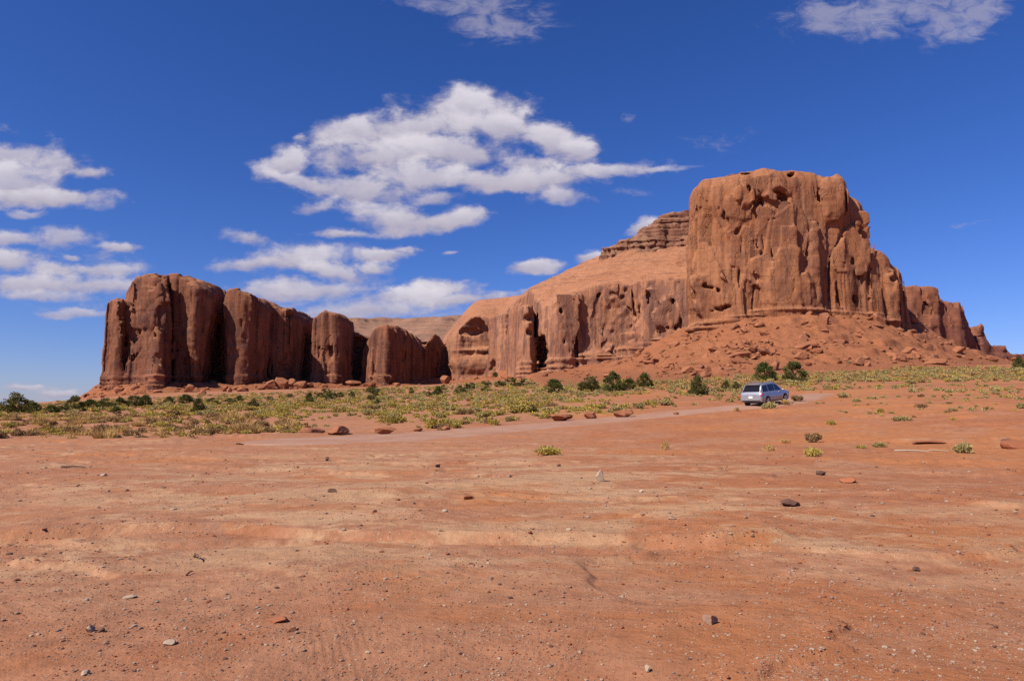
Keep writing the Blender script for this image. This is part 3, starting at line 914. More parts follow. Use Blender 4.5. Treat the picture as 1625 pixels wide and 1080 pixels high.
def build_cove(h=0.8):
    r = Rock(-66, 14, 392, 640, 6, 92, h)
    P = plan([(700, 600), (704, 572), (714, 556), (735, 545), (757, 538), (780, 526), (800, 502), (818, 462), (834, 430), (860, 430), (860, 560), (830, 630), (700, 632)])
    tp = TPS(pts([(700, 556, 590), (706, 550, 574), (716, 538, 556), (735, 514, 548), (757, 499, 541), (780, 501, 530), (800, 498, 506), (818, 487, 466), (834, 474, 436), (860, 472, 428),
                  (728, 508, 580), (745, 493, 570), (762, 489, 565), (778, 490, 555), (792, 498, 545), (802, 488, 530), (822, 475, 505), (845, 461, 480), (860, 455, 470), (700, 545, 610), (840, 452, 560), (750, 484, 620)]), 1e-3)
    r.tower(P, lambda X, Y: tp(X, Y), k=3, batter=0.05, zref=20, rnd=3, warp=1.2, flute=.4, join=0, crack=.3, seed=12, wl=24)
    D = (400, 620)
    r.carve(754, 556, 47, 54, 12, *D, k=0.8, back=0.05, sq=2.2, rag=.12)
    r.carve(748, 526, 22, 7, 3, *D, k=1.0, rag=.2)
    r.carve(765, 556, 40, 4, 5, *D, add=True, back=0.5, k=2)
    r.carve(765, 578, 52, 15, 7, *D, add=True, back=0.6, k=3)
    r.carve(784, 583, 17, 14, 6, *D, k=0.8, back=0.1)
    r.carve(806, 510, 8, 22, 4, *D, k=2)
    r.rough(amp=0.5, sc=13, bed=0.22, seed=5.5)
    r.mesh('rock_cove', M_MESA, 0.35, kind='structure', label='sunlit curved cliff with a wide arched alcove, between shaded towers and the mesa', category='cliff')


def build_left_butte(h=0.85):
    r = Rock(-282, -32, 402, 600, -2, 96, h)
    T = lambda rows, d: top_line(rows, d)
    kw = dict(warp=2.0, join=1.2, blocky=1.7)
    # thin pillar at the end
    r.tower(plan([(168, 440), (172, 431), (184, 428), (195, 433), (198, 448), (170, 452)]), T([(160, 500), (166, 480), (173, 472), (184, 473), (194, 479), (200, 500)], 432), k=2.5, batter=.015, rnd=2, flute=.6, crack=1, seed=21, **kw)
    # big round tower
    mt = T([(190, 480), (199, 455), (215, 442), (245, 434), (270, 433), (292, 435), (318, 444), (336, 459), (344, 470), (352, 500)], 440)
    dome = lambda X, Y: mt(X) + 0.3 - 0.12 * np.maximum(0, 446 - Y)
    r.tower(plan([(193, 442), (196, 431), (218, 427), (240, 425), (257, 427), (262, 440), (262, 520), (200, 520)]), dome, k=4, batter=.02, zref=10, rnd=1.5, flute=.25, crack=.8, seed=22, **kw)
    r.tower(plan([(250, 440), (272, 434), (300, 432), (324, 437), (340, 450), (347, 474), (346, 520), (250, 520)]), dome, k=5, batter=-.12, zref=74, rnd=2.5, flute=.3, crack=1.0, seed=34, **kw)
    r.tower(plan([(232, 424), (236, 415), (246, 413), (256, 415), (258, 430), (234, 432)]), T([(226, 545), (234, 528), (243, 521), (252, 520), (260, 530)], 418), k=1.5, batter=.02, rnd=1.5, flute=.6, crack=1, seed=23, warp=.8, join=.6)
    r.tower(plan([(254, 424), (262, 424), (272, 432), (272, 450), (250, 450)]), T([(248, 470), (256, 462), (268, 462), (275, 480)], 436), k=3, batter=.06, rnd=1.5, flute=.8, crack=1, seed=24, warp=1, join=1.0)
    r.tower(plan([(186, 452), (206, 448), (206, 500), (186, 500)]), T([(180, 500), (196, 492), (206, 480)], 455), k=2, batter=.02, rnd=1.5, flute=.5, crack=1, seed=33, **kw)
    # saddle
    r.tower(plan([(330, 482), (372, 478), (380, 530), (330, 530)]), T([(330, 474), (345, 476), (352, 481), (372, 478)], 490), k=3, batter=.05, rnd=2, flute=.8, crack=1, seed=25, **kw)
    # second tower and its long shaded wall
    r.tower(plan([(350, 462), (354, 450), (370, 445), (390, 446), (408, 456), (424, 472), (432, 490), (436, 540), (362, 530)]), T([(350, 490), (357, 471), (366, 460), (382, 460), (398, 465), (412, 474), (430, 484), (446, 497), (460, 515)], 452), k=5, batter=-.08, zref=62, rnd=3, flute=.8, crack=1.4, seed=26, **kw)
    r.tower(plan([(410, 484), (430, 478), (450, 479), (472, 490), (488, 506), (502, 520), (502, 560), (410, 560)]), T([(430, 482), (440, 488), (452, 489), (470, 490), (476, 499), (488, 511), (498, 515), (505, 525)], 495), k=4, batter=-.05, zref=52, rnd=2, flute=1.2, crack=1.6, seed=27, **kw)
    # third tower
    r.tower(plan([(492, 500), (498, 486), (512, 480), (528, 482), (544, 492), (553, 508), (556, 545), (494, 545)]), T([(486, 530), (493, 517), (501, 504), (512, 497), (523, 493), (536, 496), (547, 500), (553, 514), (558, 535)], 488), k=4, batter=.02, rnd=3, flute=.6, crack=1.6, seed=28, **kw)
    r.tower(plan([(487, 500), (492, 486), (504, 480), (512, 486), (512, 510), (488, 512)]), T([(484, 560), (489, 542), (498, 532), (508, 536), (514, 560)], 488), k=2, batter=.03, rnd=1.5, flute=1, crack=1, seed=29, warp=1, join=1)
    # hollow between
    r.tower(plan([(545, 528), (570, 534), (604, 524), (612, 570), (545, 570)]), T([(545, 520), (556, 528), (570, 526), (582, 535), (592, 548), (604, 540)], 535), k=3, batter=.08, rnd=2, flute=.9, crack=1, seed=30, **kw)
    # fourth tower with the shoulder and little spire
    r.tower(plan([(576, 512), (582, 494), (596, 484), (612, 480), (626, 484), (640, 502), (662, 528), (690, 556), (718, 584), (720, 598), (580, 575)]),
            T([(570, 556), (578, 545), (588, 530), (600, 521), (614, 517), (630, 516), (643, 522), (654, 537), (664, 538), (670, 520), (676, 514), (683, 526), (692, 536), (704, 542), (722, 552)], 500), k=5, batter=.02, rnd=3, flute=.6, crack=1.4, seed=31, **kw)
    D = (400, 590)
    r.panels(30, (195, 350, 470, 600), D, 8, (8, 26), (24, 90), (.6, 1.6), .2)
    r.cracks(18, (200, 700, 490, 590), D, 17)
    r.panels(34, (355, 710, 500, 600), D, 19, (8, 26), (24, 80), (.6, 1.4), 0)
    for (px, py, rw, rh, dp, tl) in [(245, 531, 6, 5, 5, 0), (197, 540, 2.5, 70, 4, 0), (190, 500, 4, 10, 3, 0), (268, 465, 2.2, 30, 4, 0), (570, 550, 18, 18, 6, 0), (460, 499, 8, 5, 4, 20)]:
        r.carve(px, py, rw, rh, dp, *D, tilt=tl)
    zl = T([(160, 598), (260, 600), (350, 598), (500, 594), (720, 594)], 440)
    r.rough(amp=1.05, sc=9, bed=0.26, seed=2.2, zledge=lambda x: zl(x), calm=lambda x: mt(x))
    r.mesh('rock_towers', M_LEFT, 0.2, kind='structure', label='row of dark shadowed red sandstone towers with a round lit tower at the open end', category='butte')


def build_far(h=1.1):
    r = Rock(225, 420, 396, 560, 4, 92, h)
    top = top_line([(1430, 455), (1450, 457), (1470, 460), (1490, 470), (1500, 477), (1504, 487), (1510, 488), (1513, 479), (1519, 481), (1521, 491), (1526, 490), (1529, 480), (1532, 481), (1535, 500), (1542, 511),
                    (1550, 519), (1554, 530), (1560, 545), (1575, 560)], 430)
    r.tower(plan([(1425, 425), (1460, 420), (1500, 420), (1530, 424), (1552, 434), (1558, 470), (1430, 480)]), top, k=2, batter=.10, zref=30, rnd=3, warp=2, flute=.6, join=0, crack=1.4, seed=41, blocky=1.8)
    top2 = top_line([(1530, 535), (1548, 517), (1553, 523), (1556, 538), (1568, 550), (1575, 552), (1588, 549), (1594, 556), (1600, 563), (1625, 565), (1700, 570), (1800, 582)], 450)
    r.tower(plan([(1530, 450), (1560, 440), (1600, 442), (1660, 446), (1780, 470), (1780, 520), (1530, 520)]), top2, k=1.5, batter=.15, zref=25, rnd=3, warp=2, flute=1.5, join=1, crack=1.5, seed=42)
    r.rough(amp=1.3, sc=9, bed=0.5, seed=6.6)
    r.panels(26, (1452, 1555, 470, 560), (400, 520), 10, (5, 16), (16, 60), (.6, 2), .1)
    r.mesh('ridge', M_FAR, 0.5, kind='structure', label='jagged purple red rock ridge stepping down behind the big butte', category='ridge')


def build_plateau(h=3.0):
    r = Rock(-340, 130, 780, 1050, 0, 150, h)
    top = top_line([(420, 520), (500, 512), (555, 505), (580, 501), (610, 498), (650, 499), (700, 500), (760, 497), (800, 492), (850, 480), (920, 470)], 870)
    zz = r.z
    stair = np.floor((zz - 80) / 7.0) * 12 + (zz - 80) * .8
    r.tower(plan([(400, 840), (520, 800), (600, 815), (700, 800), (800, 810), (900, 810), (900, 1040), (380, 1040)]), top, k=2, batter=0, rnd=4, warp=14, wl=60, flute=3, join=0, crack=0, steps=(zz, stair), seed=51)
    r.rough(amp=2.0, sc=24, bed=1.4, seed=7.7, bed_sc=5)
    r.mesh('plateau', M_PLATEAU, 0.8, kind='structure', label='distant low tan plateau with thin dark ledges behind the towers', category='plateau')


def build_talus():
    m = rock_mat('scree', (0.33, 0.112, 0.046), (0.42, 0.155, 0.068), (0.22, 0.078, 0.038), (0.385, 0.135, 0.056), 0.1, 0.3, 0.5, bump=0.5)
    for name, f, x0, x1, y0, y1, h, lab in (('scree_slope', TALUS_R, 4, 340, 150, 440, 0.75, 'broad red scree slope below the big butte'),
                                            ('scree_apron', TALUS_L, -285, 4, 384, 560, 1.1, 'low red scree apron along the foot of the shaded towers')):
        xs, ys = np.arange(x0, x1, h), np.arange(y0, y1, h)
        X, Y = np.meshgrid(xs, ys, indexing='ij')
        z = f(X, Y)
        g = ground_z(X, Y, False)
        rise = z - g
        amp = sstep(rise, 0.2, 5)
        z = z + amp * (2.0 * fbm(X / 17, Y / 17 + 4, o=3) + 0.75 * fbm(X / 3.2, Y / 3.2, o=3))
        # outcropping ledges half buried in the scree
        led = fbm(X / 30 + 2, Y / 30, o=2) * 4 + z
        z = z + amp * 1.7 * sstep(np.abs((led / 6.5) % 1 - .5), 0.30, 0.42) * sstep(fbm(X / 24 + 8, Y / 24, o=2), -.1, .35)
        if name == 'scree_slope':
            z = z - 6 * sstep(-X, -12, 2) - 4 * sstep(X, 300, 338)
        V = np.stack([X, Y, z], -1).reshape(-1, 3)
        ny = len(ys)
        i = np.arange(len(xs) - 1)[:, None]
        j = np.arange(ny - 1)[None]
        F = np.stack([i * ny + j, (i + 1) * ny + j, (i + 1) * ny + j + 1, i * ny + j + 1], -1).reshape(-1, 4)
        keep = (rise > -1.2).ravel()[F].any(1)
        link(name, mesh_from(name, V, F[keep], [m]), kind='structure')


import time as _t
for fn in (build_right_butte, build_mesa, build_cove, build_left_butte, build_far, build_plateau, build_talus):
    t0 = _t.time()
    fn()
    print(fn.__name__, round(_t.time() - t0, 1))


# ------------------------------------------------------------------ things: helpers
def tag(o, label, cat, group=None):
    o['label'] = label
    o['category'] = cat
    if group:
        o['group'] = group
    return o


def empty(name, label, cat, loc, rz=0.0, group=None):
    o = bpy.data.objects.new(name, None)
    o.location = loc
    o.rotation_euler = (0, 0, rz)
    COL.objects.link(o)
    return tag(o, label, cat, group)


def ico(sub):
    bm = bmesh.new()
    bmesh.ops.create_icosphere(bm, subdivisions=sub, radius=1.0)
    V = np.array([v.co[:] for v in bm.verts], np.float32)
    F = np.array([[v.index for v in f.verts] for f in bm.faces], np.int32)
    bm.free()
    return V, F


ICO = {k: ico(k) for k in (1, 2, 3, 4)}


def rock_shape(seed, sub=3, cuts=11, scale=(1, 1, .7), rough=0.05, lo=0.55, hi=0.85):
    """a broken block: a ball cut by flat planes, then weathered; sits on z = 0, sunk a little"""
    g = np.random.default_rng(seed)
    V, F = ICO[sub]
    V = V.copy()
    for _ in range(cuts):
        n = g.normal(size=3)
        n /= np.linalg.norm(n)
        d = V @ n
        lim = g.uniform(lo, hi)
        V -= np.maximum(d - lim, 0)[:, None] * n
    V *= 1 + rough * fbm(V[:, 0] * 2.2 + seed, V[:, 1] * 2.2, V[:, 2] * 2.2, o=3)[:, None]
    V *= np.array(scale, np.float32)
    V[:, 2] -= V[:, 2].min() * 0.72
    return V.astype(np.float32), F


def soil_z(x, y):
    """height of the ground or scree at a point"""
    z = float(ground_z(np.array([x]), np.array([y]))[0])
    if y > 150:
        z = max(z, float((TALUS_R if x > 4 else TALUS_L)(np.array([x]), np.array([y]))[0]))
    return z


def plain_mat(name, col, rough=0.9, spec=0.2, metal=0.0, var=0.25, sc=6.0):
    m, t = new_mat(name)
    oi = t('ShaderNodeObjectInfo')
    tc = t('ShaderNodeTexCoord').outputs['Object']
    n = t.noise(tc, sc, 5, 0.65)
    k = t.m('ADD', t.m('MULTIPLY', n, 2 * var), t.m('MULTIPLY', oi.outputs['Random'], var))
    k = t.m('ADD', k, 1 - 1.5 * var)
    k = t.m('MULTIPLY', k, ALB)
    c = t.mix(1.0, col, t('ShaderNodeCombineColor', {0: k, 1: k, 2: k}).outputs[0], 'MULTIPLY')
    b = t('ShaderNodeBsdfPrincipled', {'Base Color': c, 'Roughness': rough, 'Metallic': metal})
    b.inputs['Specular IOR Level'].default_value = spec
    bp = t('ShaderNodeBump', {'Strength': .5 * min(1, var * 3), 'Distance': .03, 'Height': n})
    t.put(b.inputs['Normal'], bp)
    t('ShaderNodeOutputMaterial', {'Surface': b})
    return m


M_PALE = plain_mat('pale_stone', (0.52, 0.37, 0.26))
M_BROWN = plain_mat('brown_stone', (0.40, 0.235, 0.16))
M_DARK = plain_mat('dark_stone', (0.17, 0.085, 0.06))
M_RED = plain_mat('red_stone', (0.38, 0.135, 0.065))
M_WOOD = plain_mat('grey_wood', (0.42, 0.34, 0.27), sc=14)

# ------------------------------------------------------------------ boulders beside the track
BOULDERS = [  # px, foot py, width px, height px, depth ratio, yaw, label, seed, flat
    (497, 689, 40, 11, .8, .2, 'low flat red boulder touching the larger block beside the track bend', 3),
    (536, 691, 36, 16, .9, .5, 'red wedge boulder with a steep dark shaded end beside the track bend', 21),
    (609, 688.5, 34, 12, .6, 0, 'flat topped red slab boulder alone on the sand beside the track', 5),
    (663, 684, 15, 6, .8, 0, 'small pinkish rounded boulder beside the track next to yellow brush', 6),
    (706, 682.5, 15, 7, .8, .4, 'small grey brown boulder at the foot of a yellow brush clump', 7),
    (889, 667, 38, 10, .7, .1, 'long low dark red boulder in brush at the track edge', 8),
    (937, 664, 20, 12, .9, .3, 'rounded sandy red boulder half buried beyond the track', 9),
    (990, 662, 31, 13, .6, .05, 'square ended red block beyond the track with a dark shaded end', 10),
    (1073, 658, 10, 5, .8, 0, 'small red stone right at the far edge of the track', 12),
]


def put_rock(px, py, wpx, hpx, ratio, yaw, label, seed, cat='boulder', name='boulder', mat=None, sub=4, fine=True, z=None, cuts=9, group=None, lo=.5, hi=.85):
    p = hit(px, py, fine=fine)[0]
    m = p[1] / FPX
    w, h = wpx * m / 2, hpx * m
    V, F = rock_shape(seed, sub, cuts, (1, 1, 1), .05, lo, hi)
    V /= np.array([np.ptp(V[:, 0]) / 2, np.ptp(V[:, 1]) / 2, np.max(V[:, 2])])
    V *= np.array([w, w * ratio, h])
    o = link(name, mesh_from(name, V, F, [mat or M_BLOCK], smooth=False))
    # the foot of the visible front stands where the photograph shows it
    q = p + np.array([p[0] / p[1], 1, 0]) * w * ratio * .7
    o.location = (q[0], q[1], float(ground_z(q[:1], q[1:2], fine)[0]) - .03 * h)
    o.rotation_euler = (0, 0, yaw)
    return tag(o, label, cat, group)


for (a, b, c, d, e, f, g, s) in BOULDERS:
    put_rock(a, b, c, d, e, f, g, s, fine=False, cuts=13)

# ------------------------------------------------------------------ stones on the bare ground
STONES = [
    (953, 764, 15, 20, .8, 'pale upright pointed stone standing alone on red slickrock', 31, 'P', 4),
    (1125, 989, 22, 14, .9, 'rounded pinkish brown stone lying on the red flat in front', 32, 'B', 12),
    (143, 1004, 18, 11, .9, 'pale rounded stone beside a small dark one on the sand', 33, 'P', 9),
    (160, 1003, 12, 6, .9, 'small dark stone beside the pale rounded one', 34, 'D', 8),
    (266, 1024, 22, 8, .8, 'flat pale slab stone lying on the pinkish sand', 35, 'P', 6),
    (440, 988, 30, 9, .5, 'thin tilted dark edged slab stone', 36, 'R', 5),
    (465, 1002, 18, 6, .6, 'low red stone just beyond the tilted slab', 37, 'R', 8),
    (694, 742, 11, 6, .8, 'dark brown stone on pale crust near the yellow bush', 38, 'D', 8),
    (519, 731, 9, 6, .8, 'dark stone on pinkish hardpan by the track bend', 39, 'D', 8),
    (527, 780, 17, 6, .7, 'dark broken stone on pale tan crust', 40, 'D', 5),
    (742, 793, 18, 5, .7, 'low dark red stone flush with the tan crust', 41, 'R', 7),
    (808, 757, 9, 5, .8, 'small pale brown stone on the red flat', 42, 'B', 7),
    (886, 738, 8, 4, .8, 'small dark stone beyond the pale upright one', 43, 'D', 7),
    (1018, 781, 6, 5, .8, 'small white stone on the red flat', 44, 'P', 6),
    (1453, 905, 11, 7, .9, 'small dark round stone on the reddest sand', 45, 'D', 9),
    (1256, 803, 38, 11, .7, 'dark red crumbling rock lump on the flat', 46, 'D', 4),
    (1345, 766, 28, 10, .8, 'red broken bedrock lump beside a dark undercut', 47, 'R', 5),
    (1302, 754, 16, 7, .8, 'dark undercut stone next to the red bedrock lump', 48, 'D', 5),
    (1065, 824, 12, 5, .8, 'low brown stone on the pale gravel streak', 49, 'B', 8),
    (205, 949, 22, 4, .6, 'thin pale flat stone pressed into the sand', 50, 'P', 6),
    (136, 1071, 14, 7, .8, 'pale stone at the very front of the sand', 51, 'P', 7),
    (1027, 1066, 10, 10, .8, 'pale nubby stone near the bottom of the red flat', 52, 'P', 6),
    (985, 948, 16, 5, .8, 'flat pale tan stone on dark red hardpan', 53, 'P', 7),
    (1480, 701, 60, 4, .5, 'long low red rock ledge by the grey green bush', 54, 'R', 5),
    (1612, 712, 40, 14, .8, 'red rock outcrop at the right edge of the photo', 55, 'R', 6),
    (1595, 698, 26, 4, .6, 'thin dark ledge stone above the edge outcrop', 56, 'D', 5),
]
for (a, b, c, d, e, lab, s, k, cuts) in STONES:
    put_rock(a, b, c, d, e, s * .7, lab, s, 'stone', 'stone', {'P': M_PALE, 'B': M_BROWN, 'D': M_DARK, 'R': M_RED}[k], 3, cuts=cuts + 8, lo=.42, hi=.8)


# pale limestone chips by the track, and loose stones big enough to count
PEB = [[rock_shape(100 + 7 * i + j, 2, 7, (1, .8 + .2 * (i % 2), .55), .06, .6, .9) for i in range(4)] for j in range(1)][0]
PEB_ME = {}
for k, mt in (('P', M_PALE), ('B', M_BROWN), ('D', M_DARK), ('R', M_RED)):
    PEB_ME[k] = [mesh_from('stone', V, F, [mt], smooth=False) for V, F in PEB]


def scatter_stones():
    g = np.random.default_rng(77)
    px = g.uniform(-20, 1645, 700)
    py = 705 + 385 * g.uniform(0, 1, 700) ** 0.75
    p = hit(px, py)
    n = perlin(p[:, 0] / 2.5, p[:, 1] / 2.5) + g.normal(0, .35, 700)
    keep = np.argsort(-n)[:230]
    words = {'P': ('pale', 'loose pale stone lying on bare red ground'), 'B': ('brown', 'loose pinkish brown stone lying on bare red ground'),
             'D': ('dark', 'loose dark stone lying on bare red ground'), 'R': ('red', 'loose red stone lying on bare red ground')}
    for q in keep:
        k = g.choice(list('PBDR'), p=[.26, .38, .10, .26])
        s = p[q, 1] / FPX * g.uniform(1.0, 3.0) * (1 + 1.0 * (g.random() < .12))
        s = min(s, .085)
        o = bpy.data.objects.new('stone', PEB_ME[k][g.integers(4)])
        COL.objects.link(o)
        o.location = (p[q, 0], p[q, 1], p[q, 2] - .12 * s)
        o.scale = (s * g.uniform(.8, 1.3), s, s * g.uniform(.6, 1.0))
        o.rotation_euler = (g.normal(0, .15), g.normal(0, .15), g.uniform(0, 6.28))
        tag(o, words[k][1], 'stone', f'loose {words[k][0]} stones on the bare ground')


def merged(name, shapes, pos, scl, yaw, which, mats, midx=None, smooth=False, **props):
    """many copies of a few shapes baked into one mesh (ground cover nobody could count)"""
    VV, FF, MM, base = [], [], [], 0
    for s, (V, F) in enumerate(shapes):
        sel = np.where(which == s)[0]
        if not len(sel):
            continue
        c, sn = np.cos(yaw[sel])[:, None], np.sin(yaw[sel])[:, None]
        P = V[None] * scl[sel][:, None, :]
        X = P[..., 0] * c - P[..., 1] * sn + pos[sel, 0:1]
        Y = P[..., 0] * sn + P[..., 1] * c + pos[sel, 1:2]
        Z = P[..., 2] + pos[sel, 2:3]
        VV.append(np.stack([X, Y, Z], -1).reshape(-1, 3))
        f = F[None] + (np.arange(len(sel)) * len(V))[:, None, None] + base
        FF.append(f.reshape(-1, F.shape[1]))
        if midx is not None:
            MM.append(np.repeat(midx[sel], len(F)))
        base += len(sel) * len(V)
    me = mesh_from(name, np.concatenate(VV), np.concatenate(FF), mats, smooth, np.concatenate(MM) if MM else None)
    return link(name, me, None, kind='stuff', **props)


def make_gravel():
    g = np.random.default_rng(78)
    n = 19000
    px = g.uniform(-120, 1745, n)
    py = 700 + 390 * g.uniform(0, 1, n) ** 0.8
    p = hit(px, py)
    dn = perlin(p[:, 0] / 1.8 + 4, p[:, 1] / 1.8) + .7 * perlin(p[:, 0] / .5, p[:, 1] / .5) + .5 * ((p[:, 0] > 1.0) & (p[:, 1] < 14)) + g.normal(0, .35, n)
    p = p[dn > .05]
    n = len(p)
    s = p[:, 1] / FPX * g.pareto(2.6, n).clip(0, 4) * .8 + .0035 + .0006 * p[:, 1]
    s = np.minimum(s, .05)
    scl = np.stack([s * g.uniform(.8, 1.3, n), s, s * g.uniform(.5, .9, n)], -1)
    p[:, 2] -= .1 * s
    shapes = [rock_shape(200 + i, 1, 5, (1, .85, .7), .05, .6, .9) for i in range(5)]
    merged('gravel', shapes, p, scl, g.uniform(0, 6.28, n), g.integers(0, 5, n), [M_PALE, M_BROWN, M_DARK, M_RED], g.choice(4, n, p=[.24, .38, .08, .30]),
           label='loose gravel scattered over the red ground')


scatter_stones()
make_gravel()


def tube(path, rad, n=7):
    """tapered tube through points"""
    P = np.asarray(path, float)
    rad = np.broadcast_to(rad, len(P))
    T = np.gradient(P, axis=0)
    T /= np.linalg.norm(T, axis=1)[:, None]
    up = np.array([.31, .17, .93])
    A = np.cross(T, up)
    A /= np.linalg.norm(A, axis=1)[:, None]
    B = np.cross(T, A)
    th = np.linspace(0, 2 * np.pi, n, endpoint=False)
    V = P[:, None] + rad[:, None, None] * (A[:, None] * np.cos(th)[None, :, None] + B[:, None] * np.sin(th)[None, :, None])
    V = V.reshape(-1, 3)
    F = []
    for i in range(len(P) - 1):
        for j in range(n):
            F.append([i * n + j, i * n + (j + 1) % n, (i + 1) * n + (j + 1) % n, (i + 1) * n + j])
    return V, np.array(F)


def stick(px0, py0, px1, py1, rad, lift, label, seed, mat, cat='branch', name='dead_branch'):
    g = np.random.default_rng(seed)
    a, b = hit(px0, py0)[0], hit(px1, py1)[0]
    t = np.linspace(0, 1, 12)[:, None]
    P = a + (b - a) * t + g.normal(0, .35 * rad, (12, 3)).cumsum(0) * .4
    P[:, 2] = ground_z(P[:, 0], P[:, 1]) + rad * .6 + lift * np.sin(t[:, 0] * np.pi * .8)
    V, F = tube(P, rad * np.linspace(1, .35, 12))
    c = P.mean(0)
    o = link(name, mesh_from(name, V - c, F, [mat]))
    o.location = c
    tag(o, label, cat)


stick(1420, 715, 1506, 717.5, .032, .02, 'long pale dead branch lying beside the grey green bush', 1, M_WOOD)
stick(308, 884, 318, 892, .014, .05, 'short dark stick poking from the sand in the left half', 2, M_DARK)
stick(98, 742, 134, 744, .04, .03, 'dark broken stick on pale hardpan far left', 3, M_DARK)
stick(296, 913, 306, 909, .012, .02, 'short dark twig lying near the sand hollow', 4, M_DARK)


# ------------------------------------------------------------------ scree blocks
def talus_boulders():
    g = np.random.default_rng(90)
    protos = [mesh_from('boulder', *rock_shape(300 + i, 3, 12, (1, .8 + .1 * (i % 4), .55 + .1 * (i % 3)), .05, .45, .8), [M_BLOCK], smooth=False) for i in range(9)]
    n = 4200
    px = g.uniform(880, 1660, n)
    py = g.uniform(495, 606, n)
    u, v = ray(px, py)
    d = np.full(n, np.nan)
    for dd in np.linspace(155, 420, 160):
        z = np.maximum(TALUS_R(u * dd, dd + 0 * u), -9)
        h = np.isnan(d) & (z > CAM_Z + v * dd)
        d[h] = dd
    ok = ~np.isnan(d)
    x, y = (u * d)[ok], d[ok]
    z = TALUS_R(x, y)
    rise = z - ground_z(x, y, False)
    cl = fbm(x / 16 + 3, y / 16, o=2) + g.normal(0, .3, len(x))
    k = (rise > .8) & (cl > -.15)
    x, y, z = x[k], y[k], z[k]
    s = .34 + .58 * g.pareto(2.15, len(x)).clip(0, 4.5)
    # the big blocks named one by one
    named = [(1090, 592, 20, 13, 'big dark red block at the scree foot above the left juniper pair'), (1163, 553, 20, 8, 'long tilted slab high on the scree left of the car'),
             (1133, 556, 18, 7, 'tilted red slab on the scree beside a smaller leaning one'), (1145, 563, 16, 8, 'leaning slab just under the tilted one on the scree'),
             (1196, 556, 18, 9, 'thick red slab on the middle of the scree'), (1195, 566, 12, 6, 'smaller slab fallen below the thick one'),
             (1310, 520, 16, 28, 'tall upright rock tooth at the top of the scree'), (1395, 513, 22, 17, 'split rounded boulder right under the butte wall'),
             (1375, 571, 18, 9, 'pale topped block low on the scree, right of centre'), (1480, 577, 22, 13, 'broad red block on the right part of the scree'),
             (1505, 548, 16, 7, 'flat block beside the far ridge on the scree edge'), (1122, 598, 18, 11, 'rounded block beside the dark big one at the scree foot'),
             (1148, 596, 16, 11, 'squarish block with a dark gap at the scree foot'), (1315, 597, 26, 10, 'broad pale red block at the scree foot right of the junipers')]
    for i, (a, b, c, dd, lab) in enumerate(named):
        uu, vv = ray(a, b)
        for q in np.linspace(155, 420, 400):
            zz = float(TALUS_R(np.array([uu * q]), np.array([q]))[0])
            if zz > CAM_Z + vv * q:
                break
        m = q / FPX
        V, F = rock_shape(400 + i, 4, 10, (1, 1, 1), .04, .45, .8)
        V /= np.array([np.ptp(V[:, 0]) / 2, np.ptp(V[:, 1]) / 2, V[:, 2].max()])
        V *= np.array([c * m / 2, c * m * .42, dd * m])
        o = link('boulder', mesh_from('boulder', V, F, [M_BLOCK], smooth=False))
        o.location = (uu * q, q + c * m * .2, zz - .1 * dd * m)
        o.rotation_euler = (0, .25 * (i % 3 == 1), (i % 5 - 2) * .2)
        tag(o, lab, 'boulder')
    order = np.argsort(-s / y)
    for j, q in enumerate(order[:210]):
        o = bpy.data.objects.new('boulder', protos[g.integers(9)])
        COL.objects.link(o)
        o.location = (x[q], y[q], z[q] - .15 * s[q])
        o.scale = (s[q] * g.uniform(.9, 1.5), s[q], s[q] * g.uniform(.7, 1.1))
        o.rotation_euler = (g.normal(0, .25), g.normal(0, .25), g.uniform(0, 6.28))
        tag(o, 'broken red block lying loose on the scree slope below the big butte', 'boulder', 'blocks fallen on the scree slope')
    r = order[210:]
    sh = [rock_shape(500 + i, 2, 9, (1, .85, .65), .05, .45, .8) for i in range(6)]
    scl = np.stack([s[r] * g.uniform(.8, 1.4, len(r)), s[r], s[r] * g.uniform(.6, 1, len(r))], -1)
    merged('rubble', sh, np.stack([x, y, z - .1 * s], -1)[r], scl, g.uniform(0, 6.28, len(r)), g.integers(0, 6, len(r)), [M_BLOCK], label='small rubble strewn over the scree slope')

    # foot of the shaded towers
    piles = [(300, 622, 17, 13, 'large square red boulder at the foot of the dark towers'), (320, 626, 12, 8, 'rounded boulder near the square one under the towers'), (356, 621, 10, 9, 'small boulder pair stone under the dark wall, taller'),
             (364, 622, 9, 8, 'small boulder pair stone under the dark wall, rounder'), (706, 609, 17, 14, 'lone rounded red boulder at the mouth of the cove'),
             (428, 617, 18, 15, 'pointed block at the west end of the sunlit block heap'), (447, 616, 22, 18, 'tallest block in the sunlit block heap'), (462, 614, 16, 14, 'block on the middle of the sunlit heap'), (478, 615, 20, 11, 'low broad block in the sunlit heap'),
             (492, 614, 14, 8, 'last low block on the east end of the sunlit heap'), (385, 621, 18, 7, 'low red mound block between heap and towers'), (190, 622, 18, 8, 'slab on the mound below the thin pillar'), (215, 618, 16, 9, 'block on the mound below the round tower'),
             (560, 612, 26, 9, 'low rock pile block below the third tower'), (585, 613, 20, 8, 'low rock pile block between third and fourth tower'), (866, 597, 10, 8, 'rounded stone in front of the dark slot')]
